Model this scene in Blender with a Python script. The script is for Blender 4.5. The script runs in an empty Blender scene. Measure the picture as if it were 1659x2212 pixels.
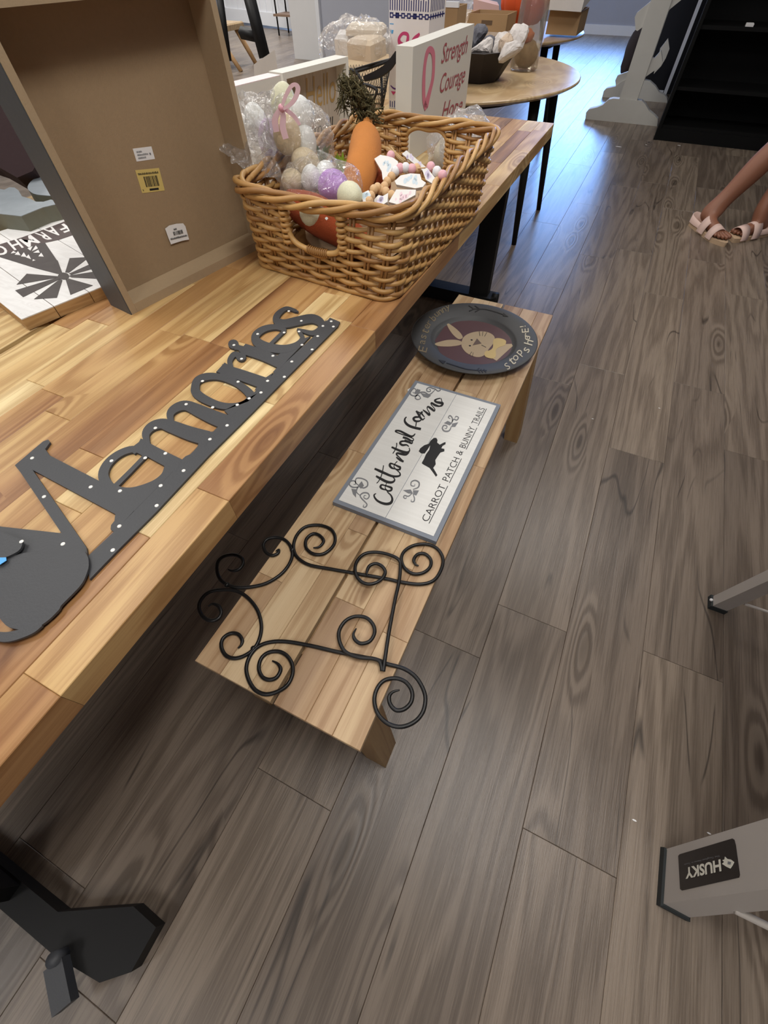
import bpy, bmesh, math, random
from mathutils import Vector, Matrix
random.seed(7)
PI = math.pi
SC = bpy.context.scene
COL = SC.collection

# ------------------------------------------------------------------ camera, world, lights, exposure
F = 916.10; H = 1.28                       # focal length in pixels of a 1659 x 2212 frame, height of the lens
R = ((0.90418677, 0.42708489, -0.00669154),  # rows: right, down, forward of the lens in world axes
     (0.34221623, -0.73370726, -0.58699379),
     (-0.25560581, 0.52846207, -0.80956378))
cd = bpy.data.cameras.new('camera'); cam = bpy.data.objects.new('camera', cd); COL.objects.link(cam)
cd.sensor_fit = 'VERTICAL'; cd.sensor_height = 24.0; cd.sensor_width = 18.0
cd.lens = 24.0 * F / 2212.0; cd.clip_start = 0.02; cd.clip_end = 100
cam.matrix_world = Matrix(((R[0][0], -R[1][0], -R[2][0], 0), (R[0][1], -R[1][1], -R[2][1], 0),
                           (R[0][2], -R[1][2], -R[2][2], H), (0, 0, 0, 1)))
SC.camera = cam
SC.view_settings.view_transform = 'Standard'; SC.view_settings.look = 'None'
SC.view_settings.gamma = 1; SC.view_settings.use_curve_mapping = False
SC.view_settings.exposure = -0.08
w = bpy.data.worlds.new('world'); SC.world = w; w.use_nodes = True
w.node_tree.nodes['Background'].inputs[0].default_value = (0.55, 0.68, 1.0, 1)
w.node_tree.nodes['Background'].inputs[1].default_value = 1.0
CEIL = 3.1
PANELS = [(0.40, 0.45), (-1.9, 0.45), (0.40, 3.2), (-1.9, 3.2), (-4.3, 3.2), (-4.3, 0.45),
          (0.40, -2.3), (-1.9, -2.3), (-1.9, 6.0), (-4.3, 6.0), (-6.6, 6.0), (-6.6, 9.5), (-9.0, 9.5), (-0.6, 10.6)]  # last two are unseen additions that brighten the barn door and far wall
def area(name, loc, sx, sy, energy, col, rot=(0, 0, 0)):
    l = bpy.data.lights.new(name, 'AREA'); l.shape = 'RECTANGLE'; l.size = sx; l.size_y = sy
    l.energy = energy; l.color = col
    o = bpy.data.objects.new(name, l); o.location = loc; o.rotation_euler = rot; COL.objects.link(o); return o
for x, y in PANELS:
    area('ceiling_and_fill_lamp', (x, y, CEIL - 0.03), 0.58, 1.18, 95 if x < -6 else (40 if (x > 0 and -1 < y < 1) else 31), (1.0, 0.975, 0.935))
# daylight behind the far glazing
area('daylight', (-1.68, 13.6, 1.68), 1.75, 1.7, 270, (0.22, 0.45, 1.0), (-PI / 2, 0, 0))
area('daylight', (-8.2, 13.9, 1.6), 2.6, 1.8, 160, (0.5, 0.68, 1.0), (-PI / 2, 0, 0))

# ------------------------------------------------------------------ geometry helpers
def ray(px, py):
    a = (px - 829.5) / F; b = (py - 1106) / F
    return Vector([R[0][i] * a + R[1][i] * b + R[2][i] for i in range(3)])
CAM = Vector((0, 0, H))
def P(px, py, z):                          # where a sight line meets the level z
    d = ray(px, py); return CAM + d * ((z - H) / d.z)
def RY(px, py, y):
    d = ray(px, py); return CAM + d * (y / d.y)
def RX(px, py, x):
    d = ray(px, py); return CAM + d * (x / d.x)
def PL(px, py, p0, n):
    d = ray(px, py); return CAM + d * ((p0 - CAM).dot(n) / d.dot(n))
def C4(x): x /= 255.0; return x / 12.92 if x <= 0.04045 else ((x + 0.055) / 1.055) ** 2.4
def rgb(r, g, b): return (C4(r), C4(g), C4(b), 1)

class MB:
    def __init__(s): s.v = []; s.f = []; s.sm = []
    def add(s, vs, fs, smooth=False):
        n = len(s.v); s.v += [Vector(v) for v in vs]
        for f in fs: s.f.append(tuple(i + n for i in f)); s.sm.append(smooth)
        return s
    def quad(s, a, b, c, d): return s.add([a, b, c, d], [(0, 1, 2, 3)])
    def hexa(s, b, t):                      # bottom four corners counter-clockwise, top four above them
        return s.add(list(b) + list(t), [(3, 2, 1, 0), (4, 5, 6, 7), (0, 1, 5, 4), (1, 2, 6, 5), (2, 3, 7, 6), (3, 0, 4, 7)])
    def box(s, c, d, m=None):
        x, y, z = d[0] / 2, d[1] / 2, d[2] / 2
        vs = [Vector(p) for p in ((-x, -y, -z), (x, -y, -z), (x, y, -z), (-x, y, -z), (-x, -y, z), (x, -y, z), (x, y, z), (-x, y, z))]
        if m: vs = [m @ v for v in vs]
        vs = [v + Vector(c) for v in vs]
        return s.hexa(vs[:4], vs[4:])
    def bb(s, x0, x1, y0, y1, z0, z1): return s.box(((x0 + x1) / 2, (y0 + y1) / 2, (z0 + z1) / 2), (x1 - x0, y1 - y0, z1 - z0))
    def bev(s, x0, x1, y0, y1, z0, z1, b):  # box whose upper edges are chamfered
        vs = [(x0, y0, z0), (x1, y0, z0), (x1, y1, z0), (x0, y1, z0), (x0, y0, z1 - b), (x1, y0, z1 - b), (x1, y1, z1 - b), (x0, y1, z1 - b),
              (x0 + b, y0 + b, z1), (x1 - b, y0 + b, z1), (x1 - b, y1 - b, z1), (x0 + b, y1 - b, z1)]
        fs = [(3, 2, 1, 0), (8, 9, 10, 11)]
        for k in range(4):
            j = (k + 1) % 4; fs += [(k, j, 4 + j, 4 + k), (4 + k, 4 + j, 8 + j, 8 + k)]
        return s.add(vs, fs)
    def prism(s, poly, off):                # polygon (any winding) swept by a vector
        poly = [Vector(p) for p in poly]; off = Vector(off); n = len(poly)
        nn = Vector((0, 0, 0))
        for i in range(n):
            a, b = poly[i], poly[(i + 1) % n]; nn += a.cross(b)
        if nn.dot(off) < 0: poly.reverse()
        vs = poly + [p + off for p in poly]
        fs = [tuple(range(n - 1, -1, -1)), tuple(range(n, 2 * n))] + [(i, (i + 1) % n, n + (i + 1) % n, n + i) for i in range(n)]
        return s.add(vs, fs)
    def tube(s, pts, r, n=8, closed=False, cap=True):
        pts = [Vector(p) for p in pts]; m = len(pts)
        rr = r if isinstance(r, (list, tuple)) else [r] * m
        up = Vector((0.13, 0.21, 0.97)); vs = []; fs = []; prev = None
        for i in range(m):
            a = pts[(i - 1) % m] if (closed or i > 0) else pts[i]
            b = pts[(i + 1) % m] if (closed or i < m - 1) else pts[i]
            t = (b - a)
            t = t.normalized() if t.length > 1e-9 else Vector((0, 0, 1))
            if prev is None: u = t.cross(up); u = u.normalized() if u.length > 1e-3 else t.cross(Vector((1, 0, 0))).normalized()
            else: u = (prev - t * prev.dot(t)).normalized()
            prev = u; q = t.cross(u)
            for k in range(n):
                an = 2 * PI * k / n; vs.append(pts[i] + (u * math.cos(an) + q * math.sin(an)) * rr[i])
        for i in range(m if closed else m - 1):
            j = (i + 1) % m
            for k in range(n):
                l = (k + 1) % n; fs.append((i * n + k, i * n + l, j * n + l, j * n + k))
        if not closed and cap: fs += [tuple(range(n - 1, -1, -1)), tuple(range((m - 1) * n, m * n))]
        return s.add(vs, fs, True)
    def lathe(s, prof, c, n=48, m=None):     # profile of (radius, height)
        vs = []; fs = []; c = Vector(c)
        for r, z in prof:
            for k in range(n):
                v = Vector((r * math.cos(2 * PI * k / n), r * math.sin(2 * PI * k / n), z))
                vs.append((m @ v if m else v) + c)
        for i in range(len(prof) - 1):
            for k in range(n):
                l = (k + 1) % n; fs.append((i * n + k, i * n + l, (i + 1) * n + l, (i + 1) * n + k))
        if prof[0][0] > 1e-6: fs.append(tuple(range(n - 1, -1, -1)))
        if prof[-1][0] > 1e-6: fs.append(tuple(range((len(prof) - 1) * n, len(prof) * n)))
        return s.add(vs, fs, True)
    def ball(s, c, r, n=12, m=None):
        if not isinstance(r, (tuple, list)): r = (r, r, r)
        k = max(4, n // 2 + 1)
        prof = [(max(math.sin(PI * i / k), 1e-5), -math.cos(PI * i / k)) for i in range(k + 1)]
        mm = Matrix.Diagonal(Vector(r)); mm = m @ mm if m else mm
        return s.lathe(prof, c, n, mm)
    def obj(s, name, mat, parent=None, org=None):
        if parent is not None: o0 = Vector(parent['_w']) if '_w' in parent else Vector(parent.location)
        elif org is not None: o0 = Vector(org)
        else:
            xs = [v.x for v in s.v]; ys = [v.y for v in s.v]; zs = [v.z for v in s.v]
            o0 = Vector(((min(xs) + max(xs)) / 2, (min(ys) + max(ys)) / 2, min(zs)))
        if parent is not None and s.v:       # a part keeps its own centre as origin
            c = Vector((0, 0, 0))
            for v in s.v: c += v
            c /= len(s.v)
        else: c = o0
        me = bpy.data.meshes.new(name); me.from_pydata([v - c for v in s.v], [], s.f)
        for p, q in zip(me.polygons, s.sm): p.use_smooth = q
        me.update()
        if mat: me.materials.append(mat)
        o = bpy.data.objects.new(name, me); COL.objects.link(o)
        if parent is not None: o.parent = parent; o.location = c - o0
        else: o.location = c
        o['_w'] = tuple(c)
        return o

def tag(o, label=None, cat=None, group=None, kind=None):
    if label: o['label'] = label
    if cat: o['category'] = cat
    if group: o['group'] = group
    if kind: o['kind'] = kind
    return o
def thing(name, label, cat, loc, group=None):
    o = bpy.data.objects.new(name, None); o.empty_display_size = 0.05; o.location = loc; COL.objects.link(o)
    o['_w'] = tuple(loc); return tag(o, label, cat, group)
def copy_tree(o, delta, label=None, group=None, parent=None):
    c = o.copy(); COL.objects.link(c)
    if parent is None: c.location = o.location + Vector(delta); c['_w'] = tuple(c.location)
    else: c.parent = parent
    for ch in list(o.children): copy_tree(ch, (0, 0, 0), parent=c)
    if label: c['label'] = label
    if group: c['group'] = group
    return c

def smooth(pts, n=6, closed=False):          # Catmull-Rom through the points
    m = len(pts); out = []
    k = len(pts[0])
    def g(i): return pts[i % m] if closed else pts[min(max(i, 0), m - 1)]
    for i in range(m if closed else m - 1):
        a, b, c, d = g(i - 1), g(i), g(i + 1), g(i + 2)
        for j in range(n):
            t = j / n
            out.append(tuple(0.5 * ((2 * b[q]) + (c[q] - a[q]) * t + (2 * a[q] - 5 * b[q] + 4 * c[q] - d[q]) * t * t + (3 * b[q] - a[q] - 3 * c[q] + d[q]) * t ** 3) for q in range(k)))
    if not closed: out.append(tuple(pts[-1]))
    return out
def ribbon(pts, wd, n=5, closed=False):      # planar stroke of varying width -> list of quads/loop in 2D
    if not isinstance(wd, (list, tuple)): wd = [wd] * len(pts)
    q = smooth([(p[0], p[1], wv) for p, wv in zip(pts, wd)], n, closed) if n > 1 else [(p[0], p[1], wv) for p, wv in zip(pts, wd)]
    L = []; Rr = []; m = len(q)
    for i in range(m):
        a = q[i - 1] if (i > 0 or closed) else q[i]; b = q[(i + 1) % m] if (i < m - 1 or closed) else q[i]
        dx, dy = b[0] - a[0], b[1] - a[1]; l = math.hypot(dx, dy) or 1
        nx, ny = -dy / l * q[i][2] / 2, dx / l * q[i][2] / 2
        L.append((q[i][0] + nx, q[i][1] + ny)); Rr.append((q[i][0] - nx, q[i][1] - ny))
    return L, Rr
def stroke(mb, pts, wd, f3, off, n=5, closed=False):   # ribbon mapped to 3D by f3 and swept by off
    L, Rr = ribbon(pts, wd, n, closed); m = len(L)
    a = [Vector(f3(*p)) for p in L]; b = [Vector(f3(*p)) for p in Rr]; off = Vector(off)
    vs = a + b + [p + off for p in a] + [p + off for p in b]; fs = []
    nn = (a[1] - a[0]).cross(b[0] - a[0])
    flip = nn.dot(off) < 0
    for i in range(m if closed else m - 1):
        j = (i + 1) % m
        q = [(2 * m + i, 2 * m + j, 3 * m + j, 3 * m + i), (m + i, m + j, j, i), (i, j, 2 * m + j, 2 * m + i), (3 * m + i, 3 * m + j, m + j, m + i)]
        fs += q
    if not closed: fs += [(0, 2 * m, 3 * m, m), (m - 1, 2 * m - 1, 4 * m - 1, 3 * m - 1)]
    if flip: fs = [tuple(reversed(f)) for f in fs]
    mb.add(vs, fs); return mb
def crop(x0, y0, s): return lambda x, y: (x0 + x * s, y0 + y * s)
def text_mesh(txt, bold=0.0, shear=0.0, res=3):   # Blender's own letters -> (verts 2D, faces)
    c = bpy.data.curves.new('lettering', 'FONT'); c.body = txt; c.offset = bold; c.shear = shear; c.resolution_u = res
    o = bpy.data.objects.new('lettering', c); COL.objects.link(o)
    dg = bpy.context.evaluated_depsgraph_get(); dg.update()
    me = o.evaluated_get(dg).to_mesh()
    vs = [(v.co.x, v.co.y) for v in me.vertices]; fs = [tuple(p.vertices) for p in me.polygons]
    o.evaluated_get(dg).to_mesh_clear()
    bpy.data.objects.remove(o); bpy.data.curves.remove(c)
    return vs, fs
def put_text(mb, txt, f3, x0, x1, y0, y1, bold=0.0, shear=0.0):  # fits the lettering in a box, f3 maps (x, y) to 3D
    vs, fs = text_mesh(txt, bold, shear)
    if not vs: return mb
    a0 = min(v[0] for v in vs); a1 = max(v[0] for v in vs); b0 = min(v[1] for v in vs); b1 = max(v[1] for v in vs)
    mb.add([f3(x0 + (v[0] - a0) / (a1 - a0) * (x1 - x0), y0 + (v[1] - b0) / (b1 - b0) * (y1 - y0)) for v in vs], fs); return mb
def bil(a, b, d, c=None):                    # frame with origin a, x towards b, y towards d
    a, b, d = Vector(a), Vector(b), Vector(d)
    return lambda u, v: a + (b - a) * u + (d - a) * v

# ------------------------------------------------------------------ materials
def mat(name, col, rough=0.5, metal=0.0, spec=0.5, bump=0, bscale=60, var=0.0, vscale=8, alpha=None, coat=0):
    m = bpy.data.materials.new(name); m.use_nodes = True; nt = m.node_tree; b = nt.nodes['Principled BSDF']
    b.inputs['Base Color'].default_value = col; b.inputs['Roughness'].default_value = rough
    b.inputs['Metallic'].default_value = metal; b.inputs['Specular IOR Level'].default_value = spec
    b.inputs['Coat Weight'].default_value = coat
    tc = nt.nodes.new('ShaderNodeTexCoord')
    n = nt.nodes.new('ShaderNodeTexNoise'); n.inputs['Scale'].default_value = vscale; n.inputs['Detail'].default_value = 5
    nt.links.new(tc.outputs['Object'], n.inputs['Vector'])
    mx = nt.nodes.new('ShaderNodeMix'); mx.data_type = 'RGBA'; v = max(var, 0.03)
    mx.inputs['A'].default_value = tuple(c * (1 - v) for c in col[:3]) + (1,)
    mx.inputs['B'].default_value = tuple(min(1, c * (1 + v)) for c in col[:3]) + (1,)
    nt.links.new(n.outputs['Fac'], mx.inputs['Factor']); nt.links.new(mx.outputs['Result'], b.inputs['Base Color'])
    if bump:
        n2 = nt.nodes.new('ShaderNodeTexNoise'); n2.inputs['Scale'].default_value = bscale; n2.inputs['Detail'].default_value = 6
        nt.links.new(tc.outputs['Object'], n2.inputs['Vector'])
        bp = nt.nodes.new('ShaderNodeBump'); bp.inputs['Strength'].default_value = bump; bp.inputs['Distance'].default_value = 0.004
        nt.links.new(n2.outputs['Fac'], bp.inputs['Height']); nt.links.new(bp.outputs['Normal'], b.inputs['Normal'])
    return m
def ramp(nt, stops, interp='LINEAR'):
    r = nt.nodes.new('ShaderNodeValToRGB'); r.color_ramp.interpolation = interp
    while len(r.color_ramp.elements) < len(stops): r.color_ramp.elements.new(0.5)
    for e, (p, c) in zip(r.color_ramp.elements, stops): e.position = p; e.color = c
    return r
def wood(name, stops, grain=0.35, rough=0.45, along=(26, 1.6, 26), dark=(0.35, 0.2, 0.1), knots=0.55, bump=0.15, ring=7.0, coat=0.0, cracks=0.0, vary=1.0, contrast=1.0, spec=0.5, rs=None, fs_=None, gmix=0.55, glo=0.30, ghi=0.72, ks=None, kgate=.7, kbend=.5, drift=.55, dscale=.35, vert=False):
    rs = rs or (along[0] * .22, along[1], along[2] * .22); fs_ = fs_ or (along[0] * 7, along[1] * 2.2, along[2] * 7)
    m = bpy.data.materials.new(name); m.use_nodes = True; nt = m.node_tree; L = nt.links; N = nt.nodes
    b = N['Principled BSDF']; b.inputs['Roughness'].default_value = rough; b.inputs['Coat Weight'].default_value = coat
    b.inputs['Specular IOR Level'].default_value = spec
    tc = N.new('ShaderNodeTexCoord'); oi = N.new('ShaderNodeObjectInfo')
    off = N.new('ShaderNodeVectorMath'); off.operation = 'ADD'
    mul = N.new('ShaderNodeMath'); mul.operation = 'MULTIPLY'; mul.inputs[1].default_value = 91.7; L.new(oi.outputs['Random'], mul.inputs[0])
    cmb = N.new('ShaderNodeCombineXYZ'); [L.new(mul.outputs[0], cmb.inputs[i]) for i in range(3)]
    L.new(tc.outputs['Object'], off.inputs[0]); L.new(cmb.outputs[0], off.inputs[1])
    def mapped(s):
        mp = N.new('ShaderNodeMapping'); mp.inputs['Scale'].default_value = s; L.new(off.outputs[0], mp.inputs['Vector']); return mp
    base = ramp(nt, stops); 
    # slow drift of tone inside one piece, on top of the tone of the piece
    n0 = N.new('ShaderNodeTexNoise'); n0.inputs['Scale'].default_value = 1.0; n0.inputs['Detail'].default_value = 3
    L.new(mapped((along[0] * dscale, along[1] * .7, along[2] * dscale)).outputs[0], n0.inputs['Vector'])
    ad = N.new('ShaderNodeMath'); ad.operation = 'MULTIPLY_ADD'; ad.inputs[1].default_value = drift; L.new(n0.outputs['Fac'], ad.inputs[0])
    sb = N.new('ShaderNodeMath'); sb.operation = 'MULTIPLY_ADD'; sb.inputs[1].default_value = vary; sb.inputs[2].default_value = 0.5 - 0.5 * vary - 0.5 * drift
    L.new(oi.outputs['Random'], sb.inputs[0]); L.new(sb.outputs[0], ad.inputs[2]); L.new(ad.outputs[0], base.inputs['Fac'])
    # knots: a few cells along the board hold one, and the rings bend round it
    vo = N.new('ShaderNodeTexVoronoi'); vo.voronoi_dimensions = '2D'; vo.inputs['Scale'].default_value = 1.0
    kmap = mapped(ks or (along[0] * .28, along[1] * 1.5, along[2] * .28))
    if vert:
        sx = N.new('ShaderNodeSeparateXYZ'); cx = N.new('ShaderNodeCombineXYZ'); L.new(kmap.outputs[0], sx.inputs[0]); L.new(sx.outputs['X'], cx.inputs[0]); L.new(sx.outputs['Z'], cx.inputs[1]); L.new(cx.outputs[0], vo.inputs['Vector'])
    else: L.new(kmap.outputs[0], vo.inputs['Vector'])
    sc_ = N.new('ShaderNodeSeparateColor'); L.new(vo.outputs['Color'], sc_.inputs[0])
    gt = N.new('ShaderNodeMath'); gt.operation = 'GREATER_THAN'; gt.inputs[1].default_value = kgate; L.new(sc_.outputs[0], gt.inputs[0])
    fall = ramp(nt, [(0.0, (1, 1, 1, 1)), (0.42, (0, 0, 0, 1))], 'EASE'); L.new(vo.outputs['Distance'], fall.inputs['Fac'])
    fg_ = N.new('ShaderNodeMath'); fg_.operation = 'MULTIPLY'; L.new(fall.outputs['Color'], fg_.inputs[0]); L.new(gt.outputs[0], fg_.inputs[1])
    # growth rings: bands bent by a slow noise
    n1 = N.new('ShaderNodeTexNoise'); n1.inputs['Scale'].default_value = 1.0; n1.inputs['Detail'].default_value = 3; n1.inputs['Distortion'].default_value = 0.35
    L.new(mapped(rs).outputs[0], n1.inputs['Vector'])
    w0 = N.new('ShaderNodeMath'); w0.operation = 'MULTIPLY_ADD'; w0.inputs[1].default_value = kbend; L.new(fg_.outputs[0], w0.inputs[0]); L.new(n1.outputs['Fac'], w0.inputs[2])
    w1 = N.new('ShaderNodeMath'); w1.operation = 'MULTIPLY'; w1.inputs[1].default_value = ring * 6.283; L.new(w0.outputs[0], w1.inputs[0])
    w2 = N.new('ShaderNodeMath'); w2.operation = 'SINE'; L.new(w1.outputs[0], w2.inputs[0])
    w3 = N.new('ShaderNodeMath'); w3.operation = 'MULTIPLY_ADD'; w3.inputs[1].default_value = 0.5; w3.inputs[2].default_value = 0.5; L.new(w2.outputs[0], w3.inputs[0])
    # fine fibre
    n2 = N.new('ShaderNodeTexNoise'); n2.inputs['Scale'].default_value = 1.0; n2.inputs['Detail'].default_value = 6; n2.inputs['Roughness'].default_value = 0.65
    L.new(mapped(fs_).outputs[0], n2.inputs['Vector'])
    mixg = N.new('ShaderNodeMix'); mixg.data_type = 'FLOAT'; mf = N.new('ShaderNodeMath'); mf.operation = 'MULTIPLY_ADD'; mf.inputs[1].default_value = -.35; mf.inputs[2].default_value = gmix; mf.use_clamp = True; L.new(fg_.outputs[0], mf.inputs[0]); L.new(mf.outputs[0], mixg.inputs['Factor'])
    L.new(w3.outputs[0], mixg.inputs['A']); L.new(n2.outputs['Fac'], mixg.inputs['B'])
    gr = ramp(nt, [(glo, (1, 1, 1, 1)), (ghi, (0, 0, 0, 1))]); L.new(mixg.outputs['Result'], gr.inputs['Fac'])
    gm = N.new('ShaderNodeMath'); gm.operation = 'MULTIPLY'; gm.inputs[1].default_value = grain; L.new(gr.outputs['Color'], gm.inputs[0])
    mx = N.new('ShaderNodeMix'); mx.data_type = 'RGBA'; mx.blend_type = 'MULTIPLY'; L.new(gm.outputs[0], mx.inputs['Factor'])
    L.new(base.outputs['Color'], mx.inputs['A']); mx.inputs['B'].default_value = dark + (1,)
    last = mx
    kr = ramp(nt, [(0.0, (1, 1, 1, 1)), (0.06, (0.8, 0.8, 0.8, 1)), (0.13, (0.3, 0.3, 0.3, 1)), (0.34, (0, 0, 0, 1))]); L.new(vo.outputs['Distance'], kr.inputs['Fac'])
    kg = N.new('ShaderNodeMath'); kg.operation = 'MULTIPLY'; L.new(kr.outputs['Color'], kg.inputs[0]); L.new(gt.outputs[0], kg.inputs[1])
    km = N.new('ShaderNodeMath'); km.operation = 'MULTIPLY'; km.inputs[1].default_value = knots; L.new(kg.outputs[0], km.inputs[0])
    m2 = N.new('ShaderNodeMix'); m2.data_type = 'RGBA'; m2.blend_type = 'MULTIPLY'; L.new(km.outputs[0], m2.inputs['Factor'])
    L.new(last.outputs['Result'], m2.inputs['A']); m2.inputs['B'].default_value = tuple(c * 0.8 for c in dark) + (1,); last = m2
    if cracks:
        n3 = N.new('ShaderNodeTexNoise'); n3.inputs['Scale'].default_value = 1.0; n3.inputs['Detail'].default_value = 1.5; n3.inputs['Distortion'].default_value = 0.3
        L.new(mapped((along[0] * .6, along[1] * .8, along[2] * .6)).outputs[0], n3.inputs['Vector'])
        cr = ramp(nt, [(0.492, (0, 0, 0, 1)), (0.4985, (1, 1, 1, 1)), (0.5015, (1, 1, 1, 1)), (0.508, (0, 0, 0, 1))]); L.new(n3.outputs['Fac'], cr.inputs['Fac'])
        n4 = N.new('ShaderNodeTexNoise'); n4.inputs['Scale'].default_value = 3.1; L.new(off.outputs[0], n4.inputs['Vector'])
        c4 = ramp(nt, [(0.52, (0, 0, 0, 1)), (0.62, (1, 1, 1, 1))]); L.new(n4.outputs['Fac'], c4.inputs['Fac'])
        c5 = N.new('ShaderNodeMath'); c5.operation = 'MULTIPLY'; L.new(cr.outputs['Color'], c5.inputs[0]); L.new(c4.outputs['Color'], c5.inputs[1])
        c6 = N.new('ShaderNodeMath'); c6.operation = 'MULTIPLY'; c6.inputs[1].default_value = cracks; L.new(c5.outputs[0], c6.inputs[0])
        m3 = N.new('ShaderNodeMix'); m3.data_type = 'RGBA'; L.new(c6.outputs[0], m3.inputs['Factor'])
        L.new(last.outputs['Result'], m3.inputs['A']); m3.inputs['B'].default_value = rgb(38, 32, 28); last = m3
    L.new(last.outputs['Result'], b.inputs['Base Color'])
    if bump:
        bp = N.new('ShaderNodeBump'); bp.inputs['Strength'].default_value = bump; bp.inputs['Distance'].default_value = 0.002
        L.new(mixg.outputs['Result'], bp.inputs['Height']); L.new(bp.outputs['Normal'], b.inputs['Normal'])
    return m
def film(name, tint=(1, 1, 1), clear=0.72, bump=0.9, bscale=38, top=0.34):      # thin clear crinkled plastic
    m = bpy.data.materials.new(name); m.use_nodes = True; nt = m.node_tree; N = nt.nodes; L = nt.links
    out = N['Material Output']; N.remove(N['Principled BSDF'])
    tr = N.new('ShaderNodeBsdfTransparent'); tr.inputs[0].default_value = tint + (1,)
    gl = N.new('ShaderNodeBsdfGlossy'); gl.inputs['Roughness'].default_value = 0.16; gl.inputs['Color'].default_value = (1, 1, 1, 1)
    df = N.new('ShaderNodeBsdfTranslucent'); df.inputs['Color'].default_value = (0.9, 0.9, 0.9, 1)
    d2 = N.new('ShaderNodeBsdfDiffuse'); d2.inputs['Color'].default_value = (0.9, 0.9, 0.9, 1)
    dm = N.new('ShaderNodeMixShader'); dm.inputs[0].default_value = .5; L.new(df.outputs[0], dm.inputs[1]); L.new(d2.outputs[0], dm.inputs[2])
    tc = N.new('ShaderNodeTexCoord'); no = N.new('ShaderNodeTexVoronoi'); no.feature = 'DISTANCE_TO_EDGE'; no.inputs['Scale'].default_value = bscale
    nz = N.new('ShaderNodeTexNoise'); nz.inputs['Scale'].default_value = bscale * 0.7; nz.inputs['Detail'].default_value = 4; nz.inputs['Distortion'].default_value = 1.2
    L.new(tc.outputs['Object'], nz.inputs['Vector']); L.new(tc.outputs['Object'], no.inputs['Vector'])
    sm = N.new('ShaderNodeMath'); sm.operation = 'ADD'; L.new(no.outputs['Distance'], sm.inputs[0]); L.new(nz.outputs['Fac'], sm.inputs[1])
    bp = N.new('ShaderNodeBump'); bp.inputs['Strength'].default_value = bump; bp.inputs['Distance'].default_value = 0.012
    L.new(sm.outputs[0], bp.inputs['Height']); L.new(bp.outputs['Normal'], gl.inputs['Normal'])
    fr = N.new('ShaderNodeFresnel'); fr.inputs['IOR'].default_value = 1.5; L.new(bp.outputs['Normal'], fr.inputs['Normal'])
    fa = N.new('ShaderNodeMath'); fa.operation = 'MINIMUM'; fa.inputs[1].default_value = top; L.new(fr.outputs[0], fa.inputs[0])
    m1 = N.new('ShaderNodeMixShader'); m1.inputs[0].default_value = 1 - clear; L.new(tr.outputs[0], m1.inputs[1]); L.new(dm.outputs[0], m1.inputs[2])
    m2 = N.new('ShaderNodeMixShader'); L.new(fa.outputs[0], m2.inputs[0]); L.new(m1.outputs[0], m2.inputs[1]); L.new(gl.outputs[0], m2.inputs[2])
    L.new(m2.outputs[0], out.inputs['Surface']); return m
def glow(name, col, s):
    m = bpy.data.materials.new(name); m.use_nodes = True; b = m.node_tree.nodes['Principled BSDF']
    b.inputs['Base Color'].default_value = col; b.inputs['Emission Color'].default_value = col; b.inputs['Emission Strength'].default_value = s; return m

TABLE_STOPS = [(0.0, rgb(132, 92, 58)), (0.15, rgb(166, 122, 78)), (0.34, rgb(190, 150, 98)), (0.6, rgb(204, 169, 114)), (0.82, rgb(215, 187, 134)), (1.0, rgb(230, 208, 158))]
M_TABLE = wood('acacia_table', TABLE_STOPS, grain=0.6, rough=0.42, along=(24, 1.2, 24), dark=(0.52, 0.38, 0.25), knots=0.85, bump=0.05, ring=7, rs=(10, .7, 10), fs_=(300, 6, 300), gmix=.68, glo=.34, ghi=.64, ks=(9, 2.6, 9), kgate=.80, kbend=.35, drift=.95, dscale=.62, vary=.85)
M_BENCH = wood('acacia_bench', [(0.0, rgb(152, 122, 94)), (0.25, rgb(178, 148, 114)), (0.55, rgb(196, 169, 132)), (0.8, rgb(208, 184, 148)), (1.0, rgb(218, 200, 164))],
               grain=0.6, rough=0.5, along=(24, 1.2, 24), dark=(0.54, 0.42, 0.31), knots=0.85, bump=0.05, ring=7, rs=(10, .7, 10), fs_=(300, 6, 300), gmix=.68, glo=.34, ghi=.64, ks=(10, 3.0, 10), kgate=.78, kbend=.35, drift=.95, dscale=.62, vary=.8)
M_BLEG = wood('bench_leg_wood', vert=True, stops=[(0, rgb(142, 112, 74)), (1, rgb(170, 138, 94))], grain=0.4, rough=0.55, along=(24, 24, 1.7), dark=(0.5, 0.34, 0.2), knots=0.3)
M_FLOOR = wood('grey_oak_floor', [(0.0, rgb(92, 81, 72)), (0.3, rgb(116, 103, 91)), (0.6, rgb(130, 116, 102)), (1.0, rgb(146, 131, 114))], grain=0.70, rough=0.34, along=(11, 1.0, 11),
               dark=(0.40, 0.37, 0.35), knots=0.6, bump=0.3, ring=11, cracks=0.75, vary=0.5, spec=0.5, rs=(5.0, .36, 5.0), fs_=(340, 7.0, 340), gmix=.80, glo=.36, ghi=.62, ks=(7.0, 1.7, 7.0), kgate=.84, kbend=.22, drift=.7, dscale=.6)
M_ROUND = wood('round_table_wood', [(0, rgb(170, 144, 106)), (1, rgb(196, 170, 130))], grain=0.4, rough=0.35, along=(18, 1.6, 18), dark=(0.6, 0.45, 0.3), knots=0.2, bump=0.04)
M_BLACK = mat('black_paint', rgb(13, 12, 12), 0.6, bump=0.05, spec=.35)
M_CHAR = mat('charcoal_sheet', rgb(62, 63, 66), 0.55, bump=0.12, bscale=300, var=0.06)
M_IRON = mat('black_iron', rgb(25, 24, 24), 0.38, metal=0.3, bump=0.05, bscale=200)
M_MDF = mat('raw_fibreboard', rgb(152, 128, 98), 0.8, bump=0.12, bscale=400, var=0.07, vscale=120)
M_MDFL = mat('raw_fibreboard_rim', rgb(164, 142, 112), 0.8, bump=0.12, bscale=400, var=0.06, vscale=120)
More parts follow.
